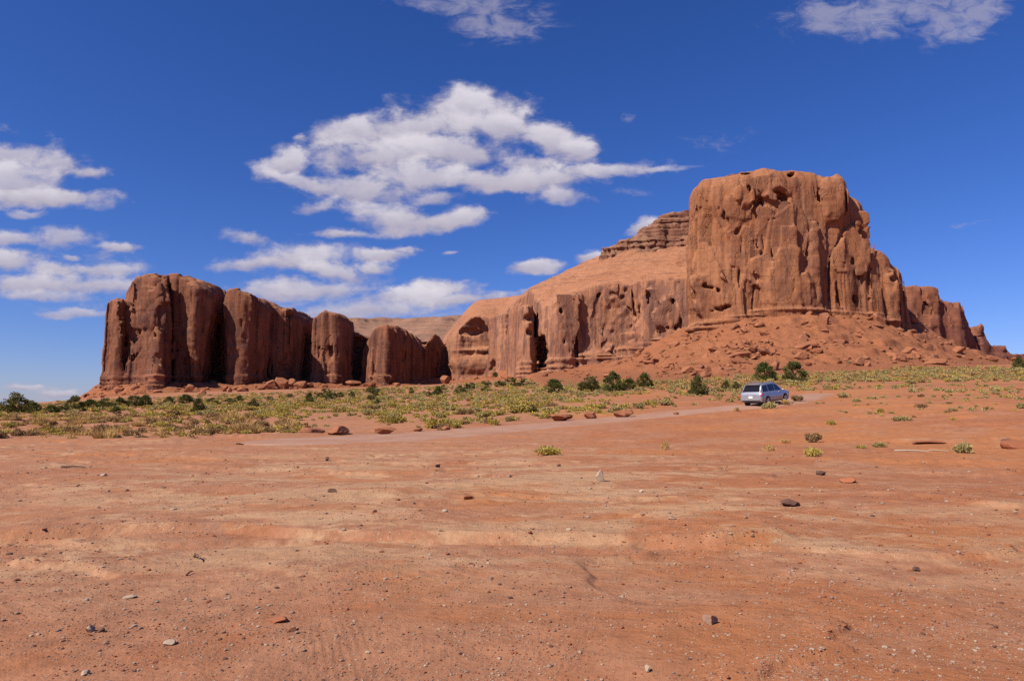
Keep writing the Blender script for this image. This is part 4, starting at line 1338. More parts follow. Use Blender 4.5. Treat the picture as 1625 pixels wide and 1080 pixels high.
    for i, (a, b, c, dd, lab) in enumerate(piles):
        uu, vv = ray(a, b)
        f = TALUS_L if a < 800 else TALUS_R
        for q in np.linspace(300, 560, 500):
            zz = max(float(f(np.array([uu * q]), np.array([q]))[0]), float(ground_z(np.array([uu * q]), np.array([q]), False)[0]))
            if zz > CAM_Z + vv * q:
                break
        m = q / FPX
        V, F = rock_shape(450 + i, 4, 10, (1, 1, 1), .06, .5, .85)
        V /= np.array([np.ptp(V[:, 0]) / 2, np.ptp(V[:, 1]) / 2, V[:, 2].max()])
        V *= np.array([c * m / 2, c * m * .4, dd * m])
        o = link('boulder', mesh_from('boulder', V, F, [M_BLOCK], smooth=False))
        o.location = (uu * q, q, zz - .1)
        tag(o, lab, 'boulder')
    n = 1600
    px = g.uniform(130, 840, n)
    py = g.uniform(598, 634, n)
    u, v = ray(px, py)
    d = np.full(n, np.nan)
    for dd in np.linspace(380, 560, 120):
        z = TALUS_L(u * dd, dd + 0 * u)
        h = np.isnan(d) & (z > CAM_Z + v * dd)
        d[h] = dd
    ok = ~np.isnan(d)
    x, y = (u * d)[ok], d[ok]
    z = TALUS_L(x, y)
    k = (z - ground_z(x, y, False) > .3)
    x, y, z = x[k], y[k], z[k]
    s = .5 + .6 * g.pareto(2.2, len(x)).clip(0, 3.5)
    scl = np.stack([s * g.uniform(.8, 1.6, len(x)), s, s * g.uniform(.6, 1, len(x))], -1)
    merged('rubble', sh, np.stack([x, y, z - .1 * s], -1), scl, g.uniform(0, 6.28, len(x)), g.integers(0, 6, len(x)), [M_BLOCK], label='small rubble along the foot of the dark towers')


talus_boulders()


# ------------------------------------------------------------------ plants
def leaf_mat(name, a, b, tip=None, trans=0.0):
    m, t = new_mat(name)
    geo = t('ShaderNodeNewGeometry')
    oi = t('ShaderNodeObjectInfo')
    k = t.m('ADD', t.m('MULTIPLY', geo.outputs['Random Per Island'], .55), t.m('MULTIPLY', oi.outputs['Random'], .20))
    n = t.noise(geo.outputs['Position'], .35, 3, .6)
    k = t.m('ADD', k, t.m('MULTIPLY', n, .35))
    c = t.mix(k, a, b)
    if tip:
        c = t.mix(t.m('MULTIPLY', t.ss(geo.outputs['Random Per Island'], .80, .82), t.ss(n, .46, .56)), c, tip)
    c = t.mix(1.0, c, (1.0, .95, .93), 'MULTIPLY')
    d = t('ShaderNodeBsdfDiffuse', {'Color': c})
    tr = t('ShaderNodeBsdfTranslucent', {'Color': c})
    mx = t('ShaderNodeMixShader', {0: .28, 1: d, 2: tr})
    t('ShaderNodeOutputMaterial', {'Surface': mx})
    return m


M_YEL = leaf_mat('rabbitbrush_leaves', (0.26, 0.215, 0.065), (0.52, 0.415, 0.115), (0.64, 0.46, 0.06))
M_SAGE = leaf_mat('sage_leaves', (0.25, 0.21, 0.085), (0.46, 0.385, 0.165))
M_DRY = leaf_mat('dry_brush_leaves', (0.19, 0.115, 0.055), (0.38, 0.25, 0.115))
M_OCHRE = leaf_mat('dry_grass_blades', (0.36, 0.235, 0.085), (0.58, 0.40, 0.16))
M_JUN = leaf_mat('juniper_needles', (0.048, 0.066, 0.020), (0.155, 0.170, 0.050))
M_JUN2 = leaf_mat('juniper_needles_olive', (0.065, 0.072, 0.024), (0.185, 0.175, 0.060))
M_BARK = plain_mat('bark', (0.16, 0.105, 0.07), sc=12)


def bush_shape(seed, n=300, size=.09, lumps=6, grass=False, open_=0.0):
    """unit shrub, 1 wide and about .6 tall: leaf sprays gathered in lumps over a fan of twigs"""
    g = np.random.default_rng(seed)
    V, F = [], []
    k = 0
    if grass:
        for _ in range(n):
            a, r = g.uniform(0, 6.28), .28 * g.random() ** .5
            b = np.array([r * np.cos(a), r * np.sin(a), 0])
            out = np.array([np.cos(a), np.sin(a), 0]) * g.uniform(.05, .42)
            tipp = b + out + [0, 0, g.uniform(.35, .75)]
            side = np.array([-np.sin(a + g.normal()), np.cos(a + g.normal()), 0]) * size * .25
            V += [b - side, b + side, tipp]
            F.append([k, k + 1, k + 2])
            k += 3
        return np.array(V, np.float32), np.array(F, np.int32)
    cen = []
    for _ in range(lumps):
        a, r = g.uniform(0, 6.28), .34 * g.random() ** .5
        cen.append((r * np.cos(a), r * np.sin(a), g.uniform(.07, .32), g.uniform(.14, .25)) if len(cen) > 1 else (.1 * np.cos(a), .1 * np.sin(a), .12 + .1 * len(cen), .25))
    for i in range(n):
        cx, cy, cz, cr = cen[g.integers(lumps)]
        d = g.normal(size=3)
        d /= np.linalg.norm(d)
        rr = cr * (g.random() ** .33)
        p = np.array([cx, cy, cz]) + d * rr * [1, 1, .95]
        p[2] = abs(p[2]) * .8 + .01
        up = d * .6 + [0, 0, .8] + g.normal(0, .45, 3)
        up /= np.linalg.norm(up)
        sd = np.cross(up, g.normal(size=3))
        sd /= np.linalg.norm(sd) + 1e-6
        s = size * g.uniform(.6, 1.4)
        V += [p - sd * s * .33, p + sd * s * .33, p + up * s]
        F.append([k, k + 1, k + 2])
        k += 3
    for i in range(14 if n > 100 else 3):
        cx, cy, cz, cr = cen[g.integers(lumps)]
        a = g.uniform(0, 6.28)
        sd = np.array([np.cos(a), np.sin(a), 0]) * .010
        V += [np.array([cx * .2, cy * .2, -.03]) - sd, np.array([cx * .2, cy * .2, -.03]) + sd, np.array([cx, cy, cz + cr * .6])]
        F.append([k, k + 1, k + 2])
        k += 3
    return np.array(V, np.float32), np.array(F, np.int32)


KINDS = ('yel', 'sage', 'dry', 'ochre')
KMAT = dict(yel=M_YEL, sage=M_SAGE, dry=M_DRY, ochre=M_OCHRE)
BUSH_ME = {}
for ki, kn in enumerate(KINDS):
    BUSH_ME[kn] = [mesh_from('shrub', *bush_shape(600 + 10 * ki + i, 190 if kn == 'ochre' else 620, .10 if kn != 'ochre' else .10, 6 + i, kn == 'ochre' and i % 2 == 0), [KMAT[kn]], smooth=False) for i in range(4)]
LOW = [bush_shape(700 + i, 130, .165, 4 + i % 3) for i in range(6)]
NAMES = dict(yel=('rabbitbrush', 'yellow green rabbitbrush'), sage=('sagebrush', 'grey green sagebrush'), dry=('dry_shrub', 'dry brown twiggy shrub'), ochre=('bunchgrass', 'pale ochre bunchgrass tuft'))


def add_bush(kind, p, w, h, g, label, cat='shrub', group=None, v=None):
    o = bpy.data.objects.new(NAMES[kind][0], BUSH_ME[kind][g.integers(4) if v is None else v])
    COL.objects.link(o)
    o.location = p
    o.scale = (w * g.uniform(.85, 1.15), w, h / .58)
    o.rotation_euler = (0, 0, g.uniform(0, 6.28))
    return tag(o, label, cat, group)


def make_brush():
    g = np.random.default_rng(55)
    n = 30000
    px = g.uniform(-200, 1825, n)
    py = 700 - 118 * g.random(n) ** .9
    bx = [-200, 0, 200, 400, 470, 560, 620, 700, 760, 850, 900, 1000, 1100, 1190, 1240, 1825]
    by = [704, 702, 697, 692, 686, 672, 676, 681, 671, 664, 661, 655, 645, 636, 650, 694]
    edge = np.interp(px, bx, by) + 4 * perlin(px / 26.0, px * 0 + 3.3) + 3 * perlin(px / 7.0, px * 0)
    ok = py < edge
    prob = np.ones(n)
    gap = np.exp(-((px - 545) / 65) ** 2 - ((py - 672) / 13) ** 2)
    prob *= 1 - .95 * np.clip(gap * 1.6, 0, 1)
    gap2 = np.exp(-((px - 1020) / 120) ** 2 - ((py - 640) / 12) ** 2)
    prob *= 1 - .75 * gap2
    right = px > 1235
    prob *= np.where(right, np.interp(py, [582, 606, 614, 625, 645, 665, 690], [1, 1, .62, .30, .13, .06, .03]), 1)
    mid = (px > 1040) & (px < 1235)
    prob *= np.where(mid, np.interp(py, [600, 622, 632, 645], [1, .8, .45, .4]), 1)
    prob *= np.where((px < 460) & (py > 690), .7, 1)
    ok &= g.random(n) < prob
    px, py = px[ok], py[ok]
    p = hit(px, py, 20, 330, fine=False)
    good = ~np.isnan(p[:, 0]) & (road_dist(np.nan_to_num(p[:, 0]), np.nan_to_num(p[:, 1])) > 2.6)
    px, py, p = px[good], py[good], p[good]
    # keep roughly even cover: fewer where one plant covers many pixels
    d = p[:, 1]
    clump = .45 + 1.3 * fbm(p[:, 0] / 8, p[:, 1] / 11, o=3)
    clump = np.where(d > 110, .85 + .7 * fbm(p[:, 0] / 30, p[:, 1] / 40, o=2), clump)
    keep = g.random(len(d)) < np.clip((d / 85) ** 1.15, .17, 1) * np.clip(clump, .06, 1.3)
    px, py, p = px[keep], py[keep], p[keep]
    n = len(p)
    d = p[:, 1]
    w = .82 * np.exp(g.normal(0, .36, n)).clip(.4, 2.1) * np.interp(d, [30, 60, 120, 300], [.85, 1.0, 1.35, 2.4])
    w = np.where((px > 1235) & (d < 90), w * .72, w)
    h = w * g.uniform(.36, .56, n) * np.interp(d, [40, 120, 300], [1, .85, .6])
    r = g.random(n)
    pn = perlin(p[:, 0] / 14, p[:, 1] / 14)
    kind = np.empty(n, int)
    west = (px < 470) & (py > 662 + 6 * pn)
    kind[:] = np.where(r < np.clip(.70 + .5 * pn, .1, .95), 0, np.where(r < .93, 1, 2))
    far = py < 636
    kind[far] = np.where(r < np.clip(.42 + .5 * pn, .05, .9), 0, 1)[far]
    kind[west] = np.where(r < .52, 2, np.where(r < .86, 3, 0))[west]
    rt = px > 1040
    kind[rt] = np.where(r < .60, 1, np.where(r < .74, 0, np.where(r < .88, 2, 3)))[rt]
    cand = (px > -5) & (px < 1630)
    order = np.argsort(-np.where(cand, w / d, 0))
    big = order[:225]
    zone = lambda a, b: ('on the bare red slope east of the car' if a > 1235 else 'in the brown scrub below the round tower' if (a < 470 and b > 660) else
                         'in the green brush band beyond the boulders' if a < 1000 else 'beside the track near the car')
    for q in big:
        kn = KINDS[kind[q]]
        z = zone(px[q], py[q])
        add_bush(kn, p[q], w[q], h[q], g, f'{NAMES[kn][1]} growing {z}', 'grass' if kn == 'ochre' else 'shrub', f'{NAMES[kn][1]} {z}')
    rest = np.setdiff1d(np.arange(n), big)
    scl = np.stack([w, w, h / .55], -1)[rest]
    merged('scrub', LOW, p[rest], scl, g.uniform(0, 6.28, len(rest)), g.integers(0, 6, len(rest)), [M_YEL, M_SAGE, M_DRY, M_OCHRE], kind[rest],
           label='mixed desert scrub covering the plain below the buttes')
    # sparse tufts up the scree
    m = 420
    a, b = g.uniform(900, 1620, m), g.uniform(500, 606, m)
    u, v = ray(a, b)
    dd = np.full(m, np.nan)
    for q in np.linspace(155, 400, 150):
        hh = np.isnan(dd) & (TALUS_R(u * q, q + 0 * u) > CAM_Z + v * q)
        dd[hh] = q
    k = ~np.isnan(dd)
    x, y = (u * dd)[k], dd[k]
    z = TALUS_R(x, y)
    k = fbm(x / 20 + 11, y / 20, o=2) > .0
    x, y, z = x[k], y[k], z[k]
    s = g.uniform(.8, 2.0, len(x))
    merged('scrub', LOW, np.stack([x, y, z], -1), np.stack([s, s, s * .7], -1), g.uniform(0, 6.28, len(x)), g.integers(0, 6, len(x)), [M_SAGE, M_DRY], (g.random(len(x)) < .4).astype(int),
           label='thin desert scrub dotted up the scree slope')


make_brush()
g0 = np.random.default_rng(8)
LONE = [
    ('yel', 870, 723, 52, 20, 'lone yellow flowering bush on bare ground in the middle, beyond the pale stone', 'shrub'),
    ('dry', 1294, 703, 30, 19, 'round olive brown bush just behind the yellow one on the red flat', 'shrub'),
    ('yel', 1293, 726, 30, 21, 'bright yellow flowering bush in front of the olive one', 'shrub'),
    ('sage', 1531, 719, 40, 20, 'dense dark grey green bush at the end of the dead branch', 'shrub'),
    ('ochre', 1222, 717, 28, 16, 'pale dry grass tuft west of the bright yellow bush', 'grass'),
    ('ochre', 1250, 703, 26, 9, 'flat pale grass tuft behind the dry one on the flat', 'grass'),
    ('sage', 1398, 709, 24, 10, 'low green tuft standing between the yellow and dark bushes', 'shrub'),
    ('yel', 1370, 711, 18, 7, 'small yellowish tuft next to the low green one', 'shrub'),
    ('ochre', 1055, 713, 18, 22, 'tall sparse grass sprig alone on the red ground', 'grass'),
    ('yel', 692, 680, 36, 26, 'bright yellow brush clump nearest the track by the small boulders', 'shrub'),
    ('yel', 620, 672, 44, 22, 'broad yellow green clump left of the bright one', 'shrub'),
    ('yel', 822, 656, 56, 22, 'broad golden yellow bush in the green band above the track', 'shrub'),
    ('yel', 783, 673, 20, 13, 'small round yellow bush close above the track', 'shrub'),
    ('yel', 870, 662, 36, 18, 'pale yellow bush behind the long dark boulder', 'shrub'),
    ('sage', 1220, 649, 36, 15, 'grey green bush in front of the car', 'shrub'),
    ('ochre', 1250, 641, 22, 12, 'ochre tuft against the front of the car', 'grass'),
    ('dry', 1268, 636, 22, 12, 'brown bush ahead of the car front', 'shrub'),
    ('ochre', 1170, 653, 18, 10, 'pale tuft on the near edge of the track behind the car', 'grass'),
    ('sage', 1440, 668, 34, 10, 'wide low green tuft alone on the bare slope', 'shrub'),
    ('yel', 1320, 674, 14, 12, 'small yellow sprig alone on the bare slope', 'shrub'),
]
for kn, a, b, wpx, hpx, lab, cat in LONE:
    q = hit(a, b)[0]
    m = q[1] / FPX
    add_bush(kn, q + np.array([0, wpx * m * .3, 0]), wpx * m, hpx * m, g0, lab, cat, v=1)


def juniper_shape(seed, n_cl=26, per=60, cone=0.4, leaf=.075):
    """unit crown: 1 tall, 1 wide, of leaf clumps spread through its volume"""
    g = np.random.default_rng(seed)
    V, F, k = [], [], 0
    for c in range(n_cl):
        h = g.uniform(.08, .95) ** 1.15
        rmax = .47 * (np.clip(1 - (abs(h - .34) / .68) ** 2.2, .03, 1)) * (1 - cone * h * .5)
        a = g.uniform(0, 6.28)
        r = rmax * g.uniform(.30, 1.08) ** .7
        cen = np.array([r * np.cos(a), r * np.sin(a), h])
        cr = g.uniform(.065, .155)
        for _ in range(per):
            d = g.normal(size=3)
            d /= np.linalg.norm(d)
            p = cen + d * cr * g.random() ** .4 * [1, 1, 1.15]
            up = d * .5 + [0, 0, .7] + [p[0], p[1], 0] + g.normal(0, .35, 3)
            up /= np.linalg.norm(up)
            sd = np.cross(up, g.normal(size=3))
            sd /= np.linalg.norm(sd) + 1e-6
            s = leaf * g.uniform(.6, 1.4)
            V += [p - sd * s * .36, p + sd * s * .36, p + up * s]
            F.append([k, k + 1, k + 2])
            k += 3
    V = np.array(V, np.float32)
    V[:, 2] = np.maximum(V[:, 2], .015)
    return V, np.array(F, np.int32)


def trunk_shape(seed):
    g = np.random.default_rng(seed)
    Vs, Fs, b = [], [], 0
    z = np.linspace(-.06, .62, 8)
    P = np.stack([.03 * np.sin(z * 7 + seed), .03 * np.cos(z * 5), z], -1)
    parts = [(P, np.linspace(.055, .015, 8))]
    for i in range(5):
        t = g.uniform(.08, .4)
        a = g.uniform(0, 6.28)
        q = np.linspace(0, 1, 5)[:, None]
        s = np.array([0, 0, t])
        parts.append((s + q * np.array([.32 * np.cos(a), .32 * np.sin(a), .25]) + np.array([0, 0, .08]) * q ** 2, np.linspace(.025, .006, 5)))
    for p, r in parts:
        V, F = tube(p, r, 6)
        Vs.append(V)
        Fs.append(F + b)
        b += len(V)
    return np.concatenate(Vs), np.concatenate(Fs)


CROWN = [mesh_from('crown', *juniper_shape(800 + i, 52, 64, .2 + .3 * (i % 3), .062), [M_JUN if i % 2 == 0 else M_JUN2], smooth=False) for i in range(6)]
SMALLCROWN = [mesh_from('crown', *juniper_shape(820 + i, 20, 26, .3, .13), [M_JUN if i % 3 else M_JUN2], smooth=False) for i in range(4)]
TRUNK = [mesh_from('trunk', *trunk_shape(i), [M_BARK]) for i in range(3)]


def juniper(px, py, hpx, wpx, label, v, group=None, far=False, name='juniper'):
    q = hit(px, py, 20, 430, fine=False)[0]
    if np.isnan(q[0]):
        u, vv = ray(px, py)
        q = np.array([u * 300, 300, CAM_Z + vv * 300])
    m = q[1] / FPX
    o = empty(name, label, 'tree', q + np.array([0, .3 * wpx * m, 0]), v * 1.3, group)
    for nm, me in (('trunk', TRUNK[v % 3]), ('crown', (SMALLCROWN[v % 4] if far else CROWN[v % 6]))):
        c = bpy.data.objects.new(nm, me)
        COL.objects.link(c)
        c.parent = o
        c.scale = (wpx * m, wpx * m, hpx * m)
    return o


JUN = [
    (880, 624, 22, 33, 'small bright green juniper at the left end of the row of junipers'), (937, 621, 24, 38, 'broad low juniper second in the row left of the track'),
    (974, 621, 31, 38, 'tall dense juniper in the middle of the row'), (1000, 619, 18, 26, 'small dull juniper tucked against the tall dense one'), (1025, 614, 22, 27, 'neat round juniper last in the row'),
    (1110, 627, 31, 32, 'dark upright juniper just above the track left of the car'), (1153, 619, 15, 14, 'small thin juniper between the upright one and the car'), (1171, 619, 14, 16, 'little round juniper nearest the car rear'),
    (1219, 605, 30, 40, 'round olive juniper standing right behind the car roof'), (1265, 606, 32, 38, 'pointed juniper ahead of and behind the car'), (1621, 585, 18, 20, 'lone juniper at the right edge against the sky'),
    (311, 656, 24, 24, 'bushy cone shaped juniper alone in the scrub below the towers'), (180, 656, 11, 18, 'low dark juniper in the scrub near the mound'),
    (18, 656, 32, 46, 'big dark spreading juniper at the far left edge'), (50, 656, 17, 24, 'medium dark juniper next to the big spreading one'), (112, 653, 24, 30, 'dark round juniper against the sky left of the mound'),
    (75, 655, 12, 26, 'low juniper between the medium and the round dark ones'), (92, 654, 10, 22, 'low juniper touching the dark round one'), (138, 650, 16, 28, 'juniper at the foot of the mound edge'), (160, 648, 16, 26, 'juniper below the mound left of the thin pillar'),
    (185, 648, 17, 26, 'juniper below the mound under the thin pillar'), (208, 646, 18, 26, 'juniper below the round tower, darker'), (226, 645, 18, 26, 'juniper below the round tower, rounder'), (265, 641, 12, 20, 'small juniper on the scrub below the dark notch'),
    (292, 640, 14, 26, 'wide juniper on the scrub below the square boulder'), (399, 647, 14, 18, 'pointed small juniper below the block heap'), (489, 639, 16, 15, 'upright little juniper right of the block heap'), (520, 636, 12, 14, 'upright little juniper below the third tower'),
    (695, 628, 15, 16, 'dark upright juniper by the lone cove boulder'), (786, 598, 8, 12, 'tiny juniper under the small arch'), (598, 641, 8, 9, 'tiny round juniper in the yellow brush'), (846, 655, 13, 16, 'small dark shrub like juniper above the golden bush')]
for i, (a, b, hh, ww, lab) in enumerate(JUN):
    juniper(a, b, hh, ww, lab, i)
gj = np.random.default_rng(4)
for i in range(46):
    a = gj.uniform(330, 860)
    b = np.interp(a, [330, 500, 700, 860], [637, 632, 622, 606]) + gj.normal(0, 3.5)
    juniper(a, b, gj.uniform(5, 10), gj.uniform(9, 20), 'small distant juniper on the plain between brush and towers', i, 'distant junipers below the towers', True)
for i in range(10):
    juniper(gj.uniform(880, 1120), gj.uniform(590, 606), gj.uniform(3, 6), gj.uniform(6, 12), 'small distant juniper at the foot of the mesa wall', i, 'distant junipers below the mesa wall', True)


# ------------------------------------------------------------------ the car
def shiny(name, col, rough, metal=0.0, coat=0.0, spec=0.5):
    m, t = new_mat(name)
    n = t.noise(t('ShaderNodeTexCoord').outputs['Object'], 2.5, 4, .6)
    pz = t('ShaderNodeSeparateXYZ', {0: t('ShaderNodeTexCoord').outputs['Object']}).outputs[2]
    dust = t.m('MULTIPLY', t.m('ADD', t.ss(pz, .95, .25), t.m('MULTIPLY', n, .3)), .16 if coat else 0.0)
    c = t.mix(dust, col, (.42, .21, .12))
    b = t('ShaderNodeBsdfPrincipled', {'Base Color': c, 'Roughness': t.m('ADD', rough, t.m('MULTIPLY', dust, .6)), 'Metallic': t.m('MULTIPLY', metal, t.m('SUBTRACT', 1.0, dust))})
    b.inputs['Coat Weight'].default_value = coat
    b.inputs['Coat Roughness'].default_value = .08
    b.inputs['Specular IOR Level'].default_value = spec
    t('ShaderNodeOutputMaterial', {'Surface': b})
    return m


def make_car():
    paint = shiny('silver_blue_paint', (.31, .32, .35), .32, .5, .8)
    glass = shiny('tinted_glass', (.012, .010, .010), .06, 0, 0, .6)
    black = shiny('black_trim', (.025, .025, .027), .6)
    tyre_m = shiny('tyre_rubber', (.03, .028, .027), .9)
    alloy = shiny('alloy', (.66, .66, .68), .3, .9)
    red = shiny('red_lens', (.42, .015, .02), .15)
    white = shiny('clear_lens', (.75, .75, .75), .12)
    plate_m = shiny('plate_white', (.75, .72, .68), .4)
    tab = np.array([[-2.34, .76, .50, .80, .83, .70], [-2.31, .88, .42, .96, .99, .78], [-2.24, .93, .36, 1.05, 1.09, .80], [-2.10, .945, .33, 1.06, 1.33, .76], [-1.90, .95, .31, 1.06, 1.62, .71], [-1.78, .95, .30, 1.06, 1.70, .70],
                    [-1.4, .95, .28, 1.06, 1.75, .69], [-.5, .95, .26, 1.05, 1.785, .69], [.1, .95, .26, 1.04, 1.765, .68], [.5, .95, .26, 1.03, 1.66, .67], [.95, .945, .26, 1.02, 1.38, .71], [1.30, .94, .27, 1.0, 1.08, .80],
                    [1.8, .92, .28, .96, 1.02, .74], [2.15, .88, .30, .88, .94, .68], [2.36, .78, .36, .74, .80, .60], [2.43, .64, .44, .58, .62, .48]])
    AX = (-1.40, 1.42)

    def ring(x):
        w, zb, zs, zt, wr = [np.interp(x, tab[:, 0], tab[:, i]) for i in range(1, 6)]
        arch = zb
        for a in AX:
            q = .42 ** 2 - (x - a) ** 2
            if q > 0:
                arch = max(arch, .36 + q ** .5)
        mid = max(arch + .03, zb + (zs - zb) * .55)
        gh = min(.03, (zt - zs) * .3)
        return np.array([(0, zb + .02), (w * .80, max(zb, min(arch, .8))), (w * .985, arch), (w, arch + .02), (w * 1.0, mid), (w * .985, zs - .06), (w * .95, zs), (w * .925, zs + gh), (wr + .02, zt - .075 if zt - zs > .15 else zs + .6 * (zt - zs)),
                         (wr * .90, zt - .015 if zt - zs > .15 else zt - .01), (wr * .5, zt), (0, zt)])
    xs = np.unique(np.round(np.concatenate([np.arange(-2.34, 2.43, .05), tab[:, 0]]), 3))
    rings = np.array([ring(x) for x in xs])
    n = rings.shape[1]
    full = np.concatenate([rings, rings[:, -2:0:-1] * [-1, 1]], 1)     # closed loop
    m = full.shape[1]
    V = np.concatenate([np.repeat(xs, m)[:, None], full.reshape(-1, 2)], 1)
    i = np.arange(len(xs) - 1)[:, None]
    j = np.arange(m)[None]
    F = np.stack([i * m + j, (i + 1) * m + j, (i + 1) * m + (j + 1) % m, i * m + (j + 1) % m], -1).reshape(-1, 4).tolist()
    me = bpy.data.meshes.new('body')
    me.from_pydata(V.tolist(), [], F + [list(range(m)), list(range((len(xs) - 1) * m, len(xs) * m))[::-1]])
    me.materials.append(paint)
    bm = bmesh.new()
    bm.from_mesh(me)
    bmesh.ops.recalc_face_normals(bm, faces=bm.faces)
    bm.to_mesh(me)
    bm.free()
    for p in me.polygons:
        p.use_smooth = True
    p0 = W(1216, 641, 55.4)
    t0, t1 = W(1190, 644.5, 54.2), W(1230, 637.5, 56.6)
    head = math.atan2(t1[1] - t0[1], t1[0] - t0[0]) + R(2)
    dx, dy = math.cos(head), math.sin(head)
    zf = float(ground_z(p0[0] + 1.4 * dx, p0[1] + 1.4 * dy, False)) + .02
    zr = float(ground_z(p0[0] - 1.4 * dx, p0[1] - 1.4 * dy, False)) + .02
    car = empty('suv', 'silver blue estate SUV driving away up the dirt track, seen from its rear corner', 'car', (p0[0], p0[1], (zf + zr) / 2))
    car.rotation_euler = (0, -math.atan2(zf - zr, 2.8) - R(1.2), head)
    body = link('body', me, car)
    if True:
        md = body.modifiers.new('edges', 'EDGE_SPLIT')
        md.split_angle = R(38)

    def patch(name, x0, x1, a, b, fa, fb, mat, side, off=.007, parent=car, nx=8, nt=4, slant=(0, 0)):
        """a panel standing just proud of the skin between ring points a and b"""
        v = []
        for q in np.linspace(0, 1, nx):
            for s in np.linspace(0, 1, nt):
                f = fa + (fb - fa) * s
                x = (x0 + slant[0] * f) * (1 - q) + (x1 + slant[1] * f) * q
                r = ring(x)
                p = r[a] * (1 - f) + r[b] * f
                r1 = ring(x + .02)
                p1 = r1[a] * (1 - f) + r1[b] * f
                tv = np.array([.02, *(p1 - p)])
                sv = np.array([0, *(r[b] - r[a])])
                nn = np.cross(sv, tv)
                nn /= np.linalg.norm(nn) + 1e-9
                if nn[1] < -1e-3 or (abs(nn[1]) < 1e-3 and nn[2] < 0):
                    nn = -nn
                v.append(np.array([x, *p]) + nn * off)
        v = np.array(v)
        v[:, 1] *= side
        i = np.arange(nx - 1)[:, None]
        j = np.arange(nt - 1)[None]
        f = np.stack([i * nt + j, (i + 1) * nt + j, (i + 1) * nt + j + 1, i * nt + j + 1], -1).reshape(-1, 4)
        return link(name, mesh_from(name, v, f, [mat]), parent)

    def across(name, x0, x1, mat, off=.008, k=9, frac=.97):
        """a window across the car on the sloping top skin"""
        v, nx = [], 8
        for q in np.linspace(x0, x1, nx):
            r = ring(q)
            prof = np.concatenate([r[[8, 9, 10, 11]] * [frac, 1], r[[10, 9, 8]] * [-frac, 1]])
            sl = (ring(q + .02)[11, 1] - ring(q - .02)[11, 1]) / .04
            nn = np.array([-sl, 0, 1]) / math.hypot(sl, 1)
            for p in prof:
                v.append(np.array([q, *p]) + nn * off)
        f = [[a * 7 + b, (a + 1) * 7 + b, (a + 1) * 7 + b + 1, a * 7 + b + 1] for a in range(nx - 1) for b in range(6)]
        return link(name, mesh_from(name, np.array(v), np.array(f), [mat]), car)

    across('rear_window', -2.21, -1.86, glass)
    across('windshield', .56, 1.24, glass)
    for sd in (1, -1):
        patch('side_window', -1.98, -1.16, 7, 8, .08, .90, glass, sd, slant=(.14, 0))
        patch('side_window', -1.06, -.12, 7, 8, .08, .90, glass, sd)
        patch('side_window', -.04, 1.02, 7, 8, .08, .90, glass, sd, slant=(0, -.42))
        patch('tail_light', -2.325, -2.07, 5, 6, -1.2, .35, red, sd, .012, nx=6)
        patch('headlight', 2.12, 2.37, 5, 6, -1.0, .4, white, sd, .012, nx=6)
        patch('door_sill', -.95, .95, 3, 4, .05, .22, black, sd, .006)
        h1 = link('door_handle', mesh_from('door_handle', *tube([(-.95, .965 * sd, .93), (-.85, .985 * sd, .935), (-.72, .965 * sd, .93)], .014, 6), [alloy]), car)
        h2 = link('door_handle', mesh_from('door_handle', *tube([(.02, .965 * sd, .92), (.12, .985 * sd, .925), (.25, .965 * sd, .92)], .014, 6), [alloy]), car)
        rl = link('roof_rail', mesh_from('roof_rail', *tube([(-1.75, .60 * sd, 1.70), (-1.6, .61 * sd, 1.79), (-.5, .62 * sd, 1.83), (.1, .61 * sd, 1.80), (.3, .60 * sd, 1.72)], .022, 6), [alloy]), car)
        V2, F2 = ICO[2]
        mv = V2 * [.08, .13, .085] + [.86, 1.06 * sd, 1.10]
        link('wing_mirror', mesh_from('wing_mirror', mv, F2, [paint]), car)
        patch('door_seam', -1.115, -1.095, 4, 6, -.5, .95, black, sd, .004, nx=2)
        patch('door_seam', -.085, -.065, 3, 6, .1, .95, black, sd, .004, nx=2)
        for ax in AX:
            th = np.linspace(0, 2 * np.pi, 33)[:-1]
            prof = [(.235, -.11), (.31, -.125), (.352, -.10), (.362, -.05), (.362, .05), (.352, .10), (.31, .125), (.235, .11)]
            v = np.array([[r * np.cos(a), y, r * np.sin(a)] for a in th for r, y in prof])
            k = len(prof)
            f = [[a * k + b, a * k + (b + 1) % k, ((a + 1) % 32) * k + (b + 1) % k, ((a + 1) % 32) * k + b] for a in range(32) for b in range(k)]
            wh = bpy.data.objects.new('wheel', None)
            COL.objects.link(wh)
            wh.parent = car
            wh.location = (ax, .83 * sd, .36)
            link('tyre', mesh_from('tyre', v, np.array(f), [tyre_m]), wh)
            # rim: a dished disc with five broad spokes
            rv, rf, c0 = [], [], 0
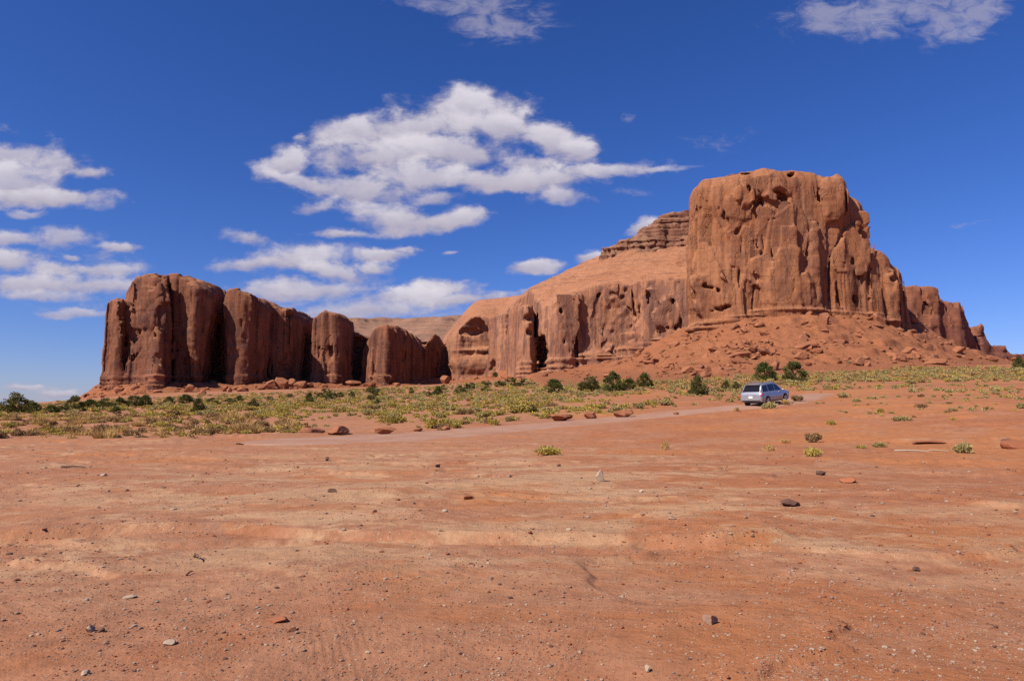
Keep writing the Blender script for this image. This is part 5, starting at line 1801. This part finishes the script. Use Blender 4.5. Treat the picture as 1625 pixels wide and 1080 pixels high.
            for s in range(5):
                a0 = s * 2 * np.pi / 5
                for da0, da1 in ((-.30, .30),):
                    q = [(.05, a0 - .5), (.05, a0 + .5), (.23, a0 + .22), (.23, a0 - .22)]
                    rv += [[r * np.cos(a), .10 * sd, r * np.sin(a)] for r, a in q] + [[r * np.cos(a), .06 * sd, r * np.sin(a)] for r, a in q]
                    rf += [[c0 + b for b in u] for u in ([0, 1, 2, 3], [4, 7, 6, 5], [0, 4, 5, 1], [1, 5, 6, 2], [2, 6, 7, 3], [3, 7, 4, 0])]
                    c0 += 8
            for a in range(32):
                b = (a + 1) % 32
                rv += [[r * np.cos(th[w]), y * sd, r * np.sin(th[w])] for w in (a, b) for r, y in ((.238, .112), (.215, .09))]
                rf.append([c0, c0 + 1, c0 + 3, c0 + 2])
                c0 += 4
            link('rim', mesh_from('rim', np.array(rv), np.array(rf), [alloy], smooth=False), wh)
            dv = np.array([[.235 * np.cos(a), .03 * sd, .235 * np.sin(a)] for a in th] + [[0, .03 * sd, 0]])
            link('brake_disc', mesh_from('brake_disc', dv, np.array([[a, (a + 1) % 32, 32] for a in range(32)]), [black], smooth=False), wh)
    # rear: chrome strip, number plate, bumper skirt, exhausts, spoiler
    def slab(name, c, s, mat, bev=.01):
        b = bmesh.new()
        bmesh.ops.create_cube(b, size=1)
        bmesh.ops.scale(b, vec=s, verts=b.verts)
        bmesh.ops.translate(b, vec=c, verts=b.verts)
        bmesh.ops.bevel(b, geom=b.edges[:], offset=bev, segments=2, affect='EDGES')
        e = bpy.data.meshes.new(name)
        b.to_mesh(e)
        b.free()
        e.materials.append(mat)
        return link(name, e, car)
    slab('number_plate', (-2.352, 0, .74), (.015, .34, .16), plate_m, .004)
    slab('trim_strip', (-2.338, 0, .90), (.05, 1.05, .035), alloy)
    slab('rear_bumper', (-2.31, 0, .56), (.14, 1.66, .20), paint, .05)
    slab('bumper_skirt', (-2.26, 0, .42), (.16, 1.60, .12), black, .04)
    slab('roof_spoiler', (-1.87, 0, 1.685), (.26, 1.22, .035), paint, .012)
    slab('underbody', (0, 0, .30), (4.1, 1.36, .14), black, .03)
    slab('front_grille', (2.43, 0, .60), (.03, .80, .16), black)
    for sd in (1, -1):
        link('exhaust_pipe', mesh_from('exhaust_pipe', *tube([(-2.15, .5 * sd, .34), (-2.28, .5 * sd, .34), (-2.37, .5 * sd, .335)], .04, 10), [alloy]), car)


make_car()
